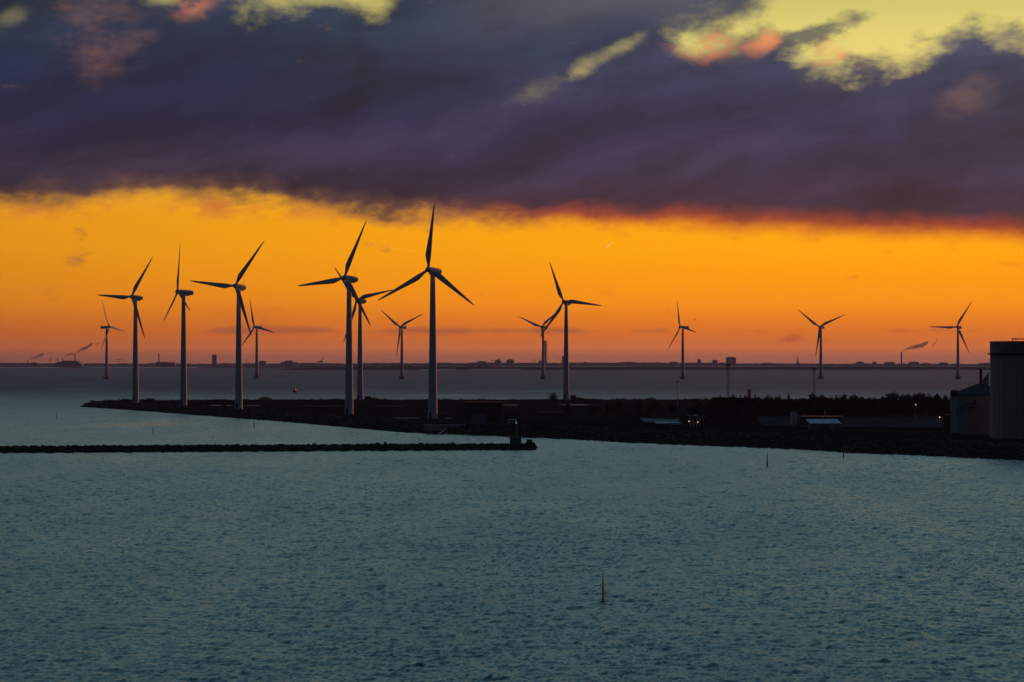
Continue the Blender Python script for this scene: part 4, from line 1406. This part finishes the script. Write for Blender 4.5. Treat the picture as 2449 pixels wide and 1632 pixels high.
# far clumps of trees on the island
def clump(label, px0, px1, top, d, seed, base=884.0):
    x0, x1 = X(px0, d), X(px1, d)
    xc, w = (x0 + x1) / 2, (x1 - x0) / 2
    r = np.random.default_rng(seed)
    t = thing('wooded_islet', label, 'trees', (xc, d, 0), 0, 'tree clumps on the far shore')
    H = Z(top, d)
    n = max(6, int(w / 3.2))
    mb, tk = MB(), MB()
    for i in range(n):
        q = r.uniform(-1, 1)
        hh = H * (1 - abs(q) ** 3 * .75) * r.uniform(.72, 1.0)
        for k in range(26):
            p = r.normal(size=3)
            p /= np.linalg.norm(p)
            rad = r.random() ** .35
            s = r.uniform(1.0, 2.0)
            c = np.array([q * w + p[0] * rad * 5.5, p[1] * rad * 5, hh * .55 + p[2] * rad * hh * .45])
            a = r.normal(size=3); a /= np.linalg.norm(a)
            b2 = np.cross(a, r.normal(size=3)); b2 /= np.linalg.norm(b2)
            mb.add([c + a * s, c + b2 * s, c - a * s, c - b2 * s], [(0, 1, 2, 3)])
        tk.cyl((q * w, 0, 0), (q * w, 0, hh * .6), .4, .25, 5)
    mb.build('crown', M_WOOD, t)
    tk.build('trunk', M_BARK, t)
clump('clump of trees with a raised middle behind the sea turbine left of the tallest one', 911, 1003, 868, 7950, 1)
clump('broad flat-topped clump of trees right of the tallest turbine', 1094, 1200, 870, 7950, 2)
clump('low end of trees right of the broad clump', 1195, 1245, 876, 7960, 3)
clump('thin clump of trees between the round-bush turbine and the side-on one', 1508, 1572, 877, 7950, 4)
clump('small dark clump right of the side-on sea turbine', 1646, 1682, 878.5, 7950, 5)
clump('small dark clump left of the sea turbine with the floodlight mast', 1838, 1868, 876, 7950, 6)
clump('long low clump of trees below the tall chimney', 2030, 2105, 878, 7950, 7)
clump('long low clump of trees right of the tall chimney', 2100, 2200, 877.5, 7960, 8)
clump('small clump of trees around the foot of the rightmost sea turbine', 2258, 2345, 879, 7950, 9)

# ------------------------------------------------------------------ smoke
def smoke_mat(dens):
    m = bpy.data.materials.new('chimney_smoke')
    m.use_nodes = True
    nt = m.node_tree
    for n in list(nt.nodes):
        nt.nodes.remove(n)
    b = NB(nt)
    v = b.node('ShaderNodeVolumePrincipled')
    v.inputs['Color'].default_value = (.40, .36, .42, 1)
    v.inputs['Density'].default_value = dens * 2.0
    o = b.node('ShaderNodeOutputMaterial')
    nt.links.new(v.outputs[0], o.inputs['Volume'])
    return m
def plume(pts, d, dens, seed, label):
    """pts: (px, py, half thickness in px); lumpy tube of smoke"""
    r = np.random.default_rng(seed)
    n, seg = 90, 16
    tt = np.linspace(0, 1, n)
    idx = np.linspace(0, 1, len(pts))
    pxs = np.interp(tt, idx, [p[0] for p in pts]); pys = np.interp(tt, idx, [p[1] for p in pts]); rd = np.interp(tt, idx, [p[2] for p in pts])
    x0, z0 = X(pts[0][0], d), Z(pts[0][1], d)
    vs, fs = [], []
    for i in range(n):
        cxp = (pxs[i] - CX) / F * d - x0
        czp = Z(pys[i], d) - z0
        for k in range(seg):
            a = 2 * math.pi * k / seg
            lump = .45 + 1.1 * float(vnoise(np.array([i * .32 + seed * 13]), np.array([k * .8 if k < 8 else (16 - k) * .8]), seed)[0])
            rr = 1.4 * rd[i] / F * d * lump * (min(1, i / 2 + .15, (n - 1 - i) / 6 + .02))
            vs.append((cxp + rr * .35 * math.sin(a) + rr * .2, rr * math.cos(a), czp + rr * math.sin(a)))
    for i in range(n - 1):
        for k in range(seg):
            fs.append((i * seg + k, i * seg + (k + 1) % seg, (i + 1) * seg + (k + 1) % seg, (i + 1) * seg + k))
    fs += [tuple(range(seg - 1, -1, -1)), tuple(range((n - 1) * seg, n * seg))]
    mb = MB(); mb.add(vs, fs)
    o = mb.build('smoke', smoke_mat(dens), smooth=True, loc=(x0, d, z0))
    return tag(o, label, 'smoke', 'smoke plumes on the horizon', 'stuff')
plume([(66, 861, .6), (76, 857, 1.8), (86, 855, 2.6), (94, 850, 3.2), (106, 848, 2.6)], 11400, .05, 1, 'dense smoke leaning right from the far left chimney')
plume([(110, 847, 1.2), (118, 846, 2.2), (126, 843, 1.8), (131, 840, .8)], 11400, .02, 2, 'loose shred of smoke at the far left')
plume([(148, 855, .7), (158, 850, 2.0), (168, 847, 2.4), (177, 846, 2.2)], 10900, .05, 3, 'short low smoke plume over the power station roof')
plume([(178, 845, .8), (187, 840, 2.8), (196, 835, 4.2), (206, 832, 4.4), (214, 826, 4.0), (222, 822, 3.8)], 10900, .05, 4, 'thick smoke leaning right from the power station chimney')
plume([(224, 824, 1.6), (232, 823, 3.2), (240, 821, 2.6), (250, 815, 1.2)], 10900, .02, 5, 'fading smoke shred beside the left sea turbine')
plume([(2156, 841, .8), (2168, 834, 2.6), (2180, 831, 3.4), (2192, 829, 3.6), (2204, 826, 4.6), (2214, 822, 4.0), (2221, 818, 2.0)], 14500, .04, 6, 'smoke leaning right from the tall right chimney')
plume([(2226, 830, .8), (2233, 823, 4.4), (2238, 818, 3.4), (2240, 812, 1.2)], 14500, .018, 7, 'detached puff of smoke right of the tall chimney plume')

# ------------------------------------------------------------------ haze
def build_haze():
    m = bpy.data.materials.new('sea_haze')
    m.use_nodes = True
    nt = m.node_tree
    for n in list(nt.nodes):
        nt.nodes.remove(n)
    b = NB(nt)
    v = b.node('ShaderNodeVolumePrincipled')
    v.inputs['Color'].default_value = (.22, .30, .55, 1)
    v.inputs['Density'].default_value = 3.2e-5
    v.inputs['Anisotropy'].default_value = 0.0
    o = b.node('ShaderNodeOutputMaterial')
    nt.links.new(v.outputs[0], o.inputs['Volume'])
    mb = MB()
    mb.box(-24000, 24000, -1500, 18000, -4, 140)
    h = mb.build('haze', m)
    h.display_type = 'WIRE'
    tag(h, kind='stuff')
build_haze()
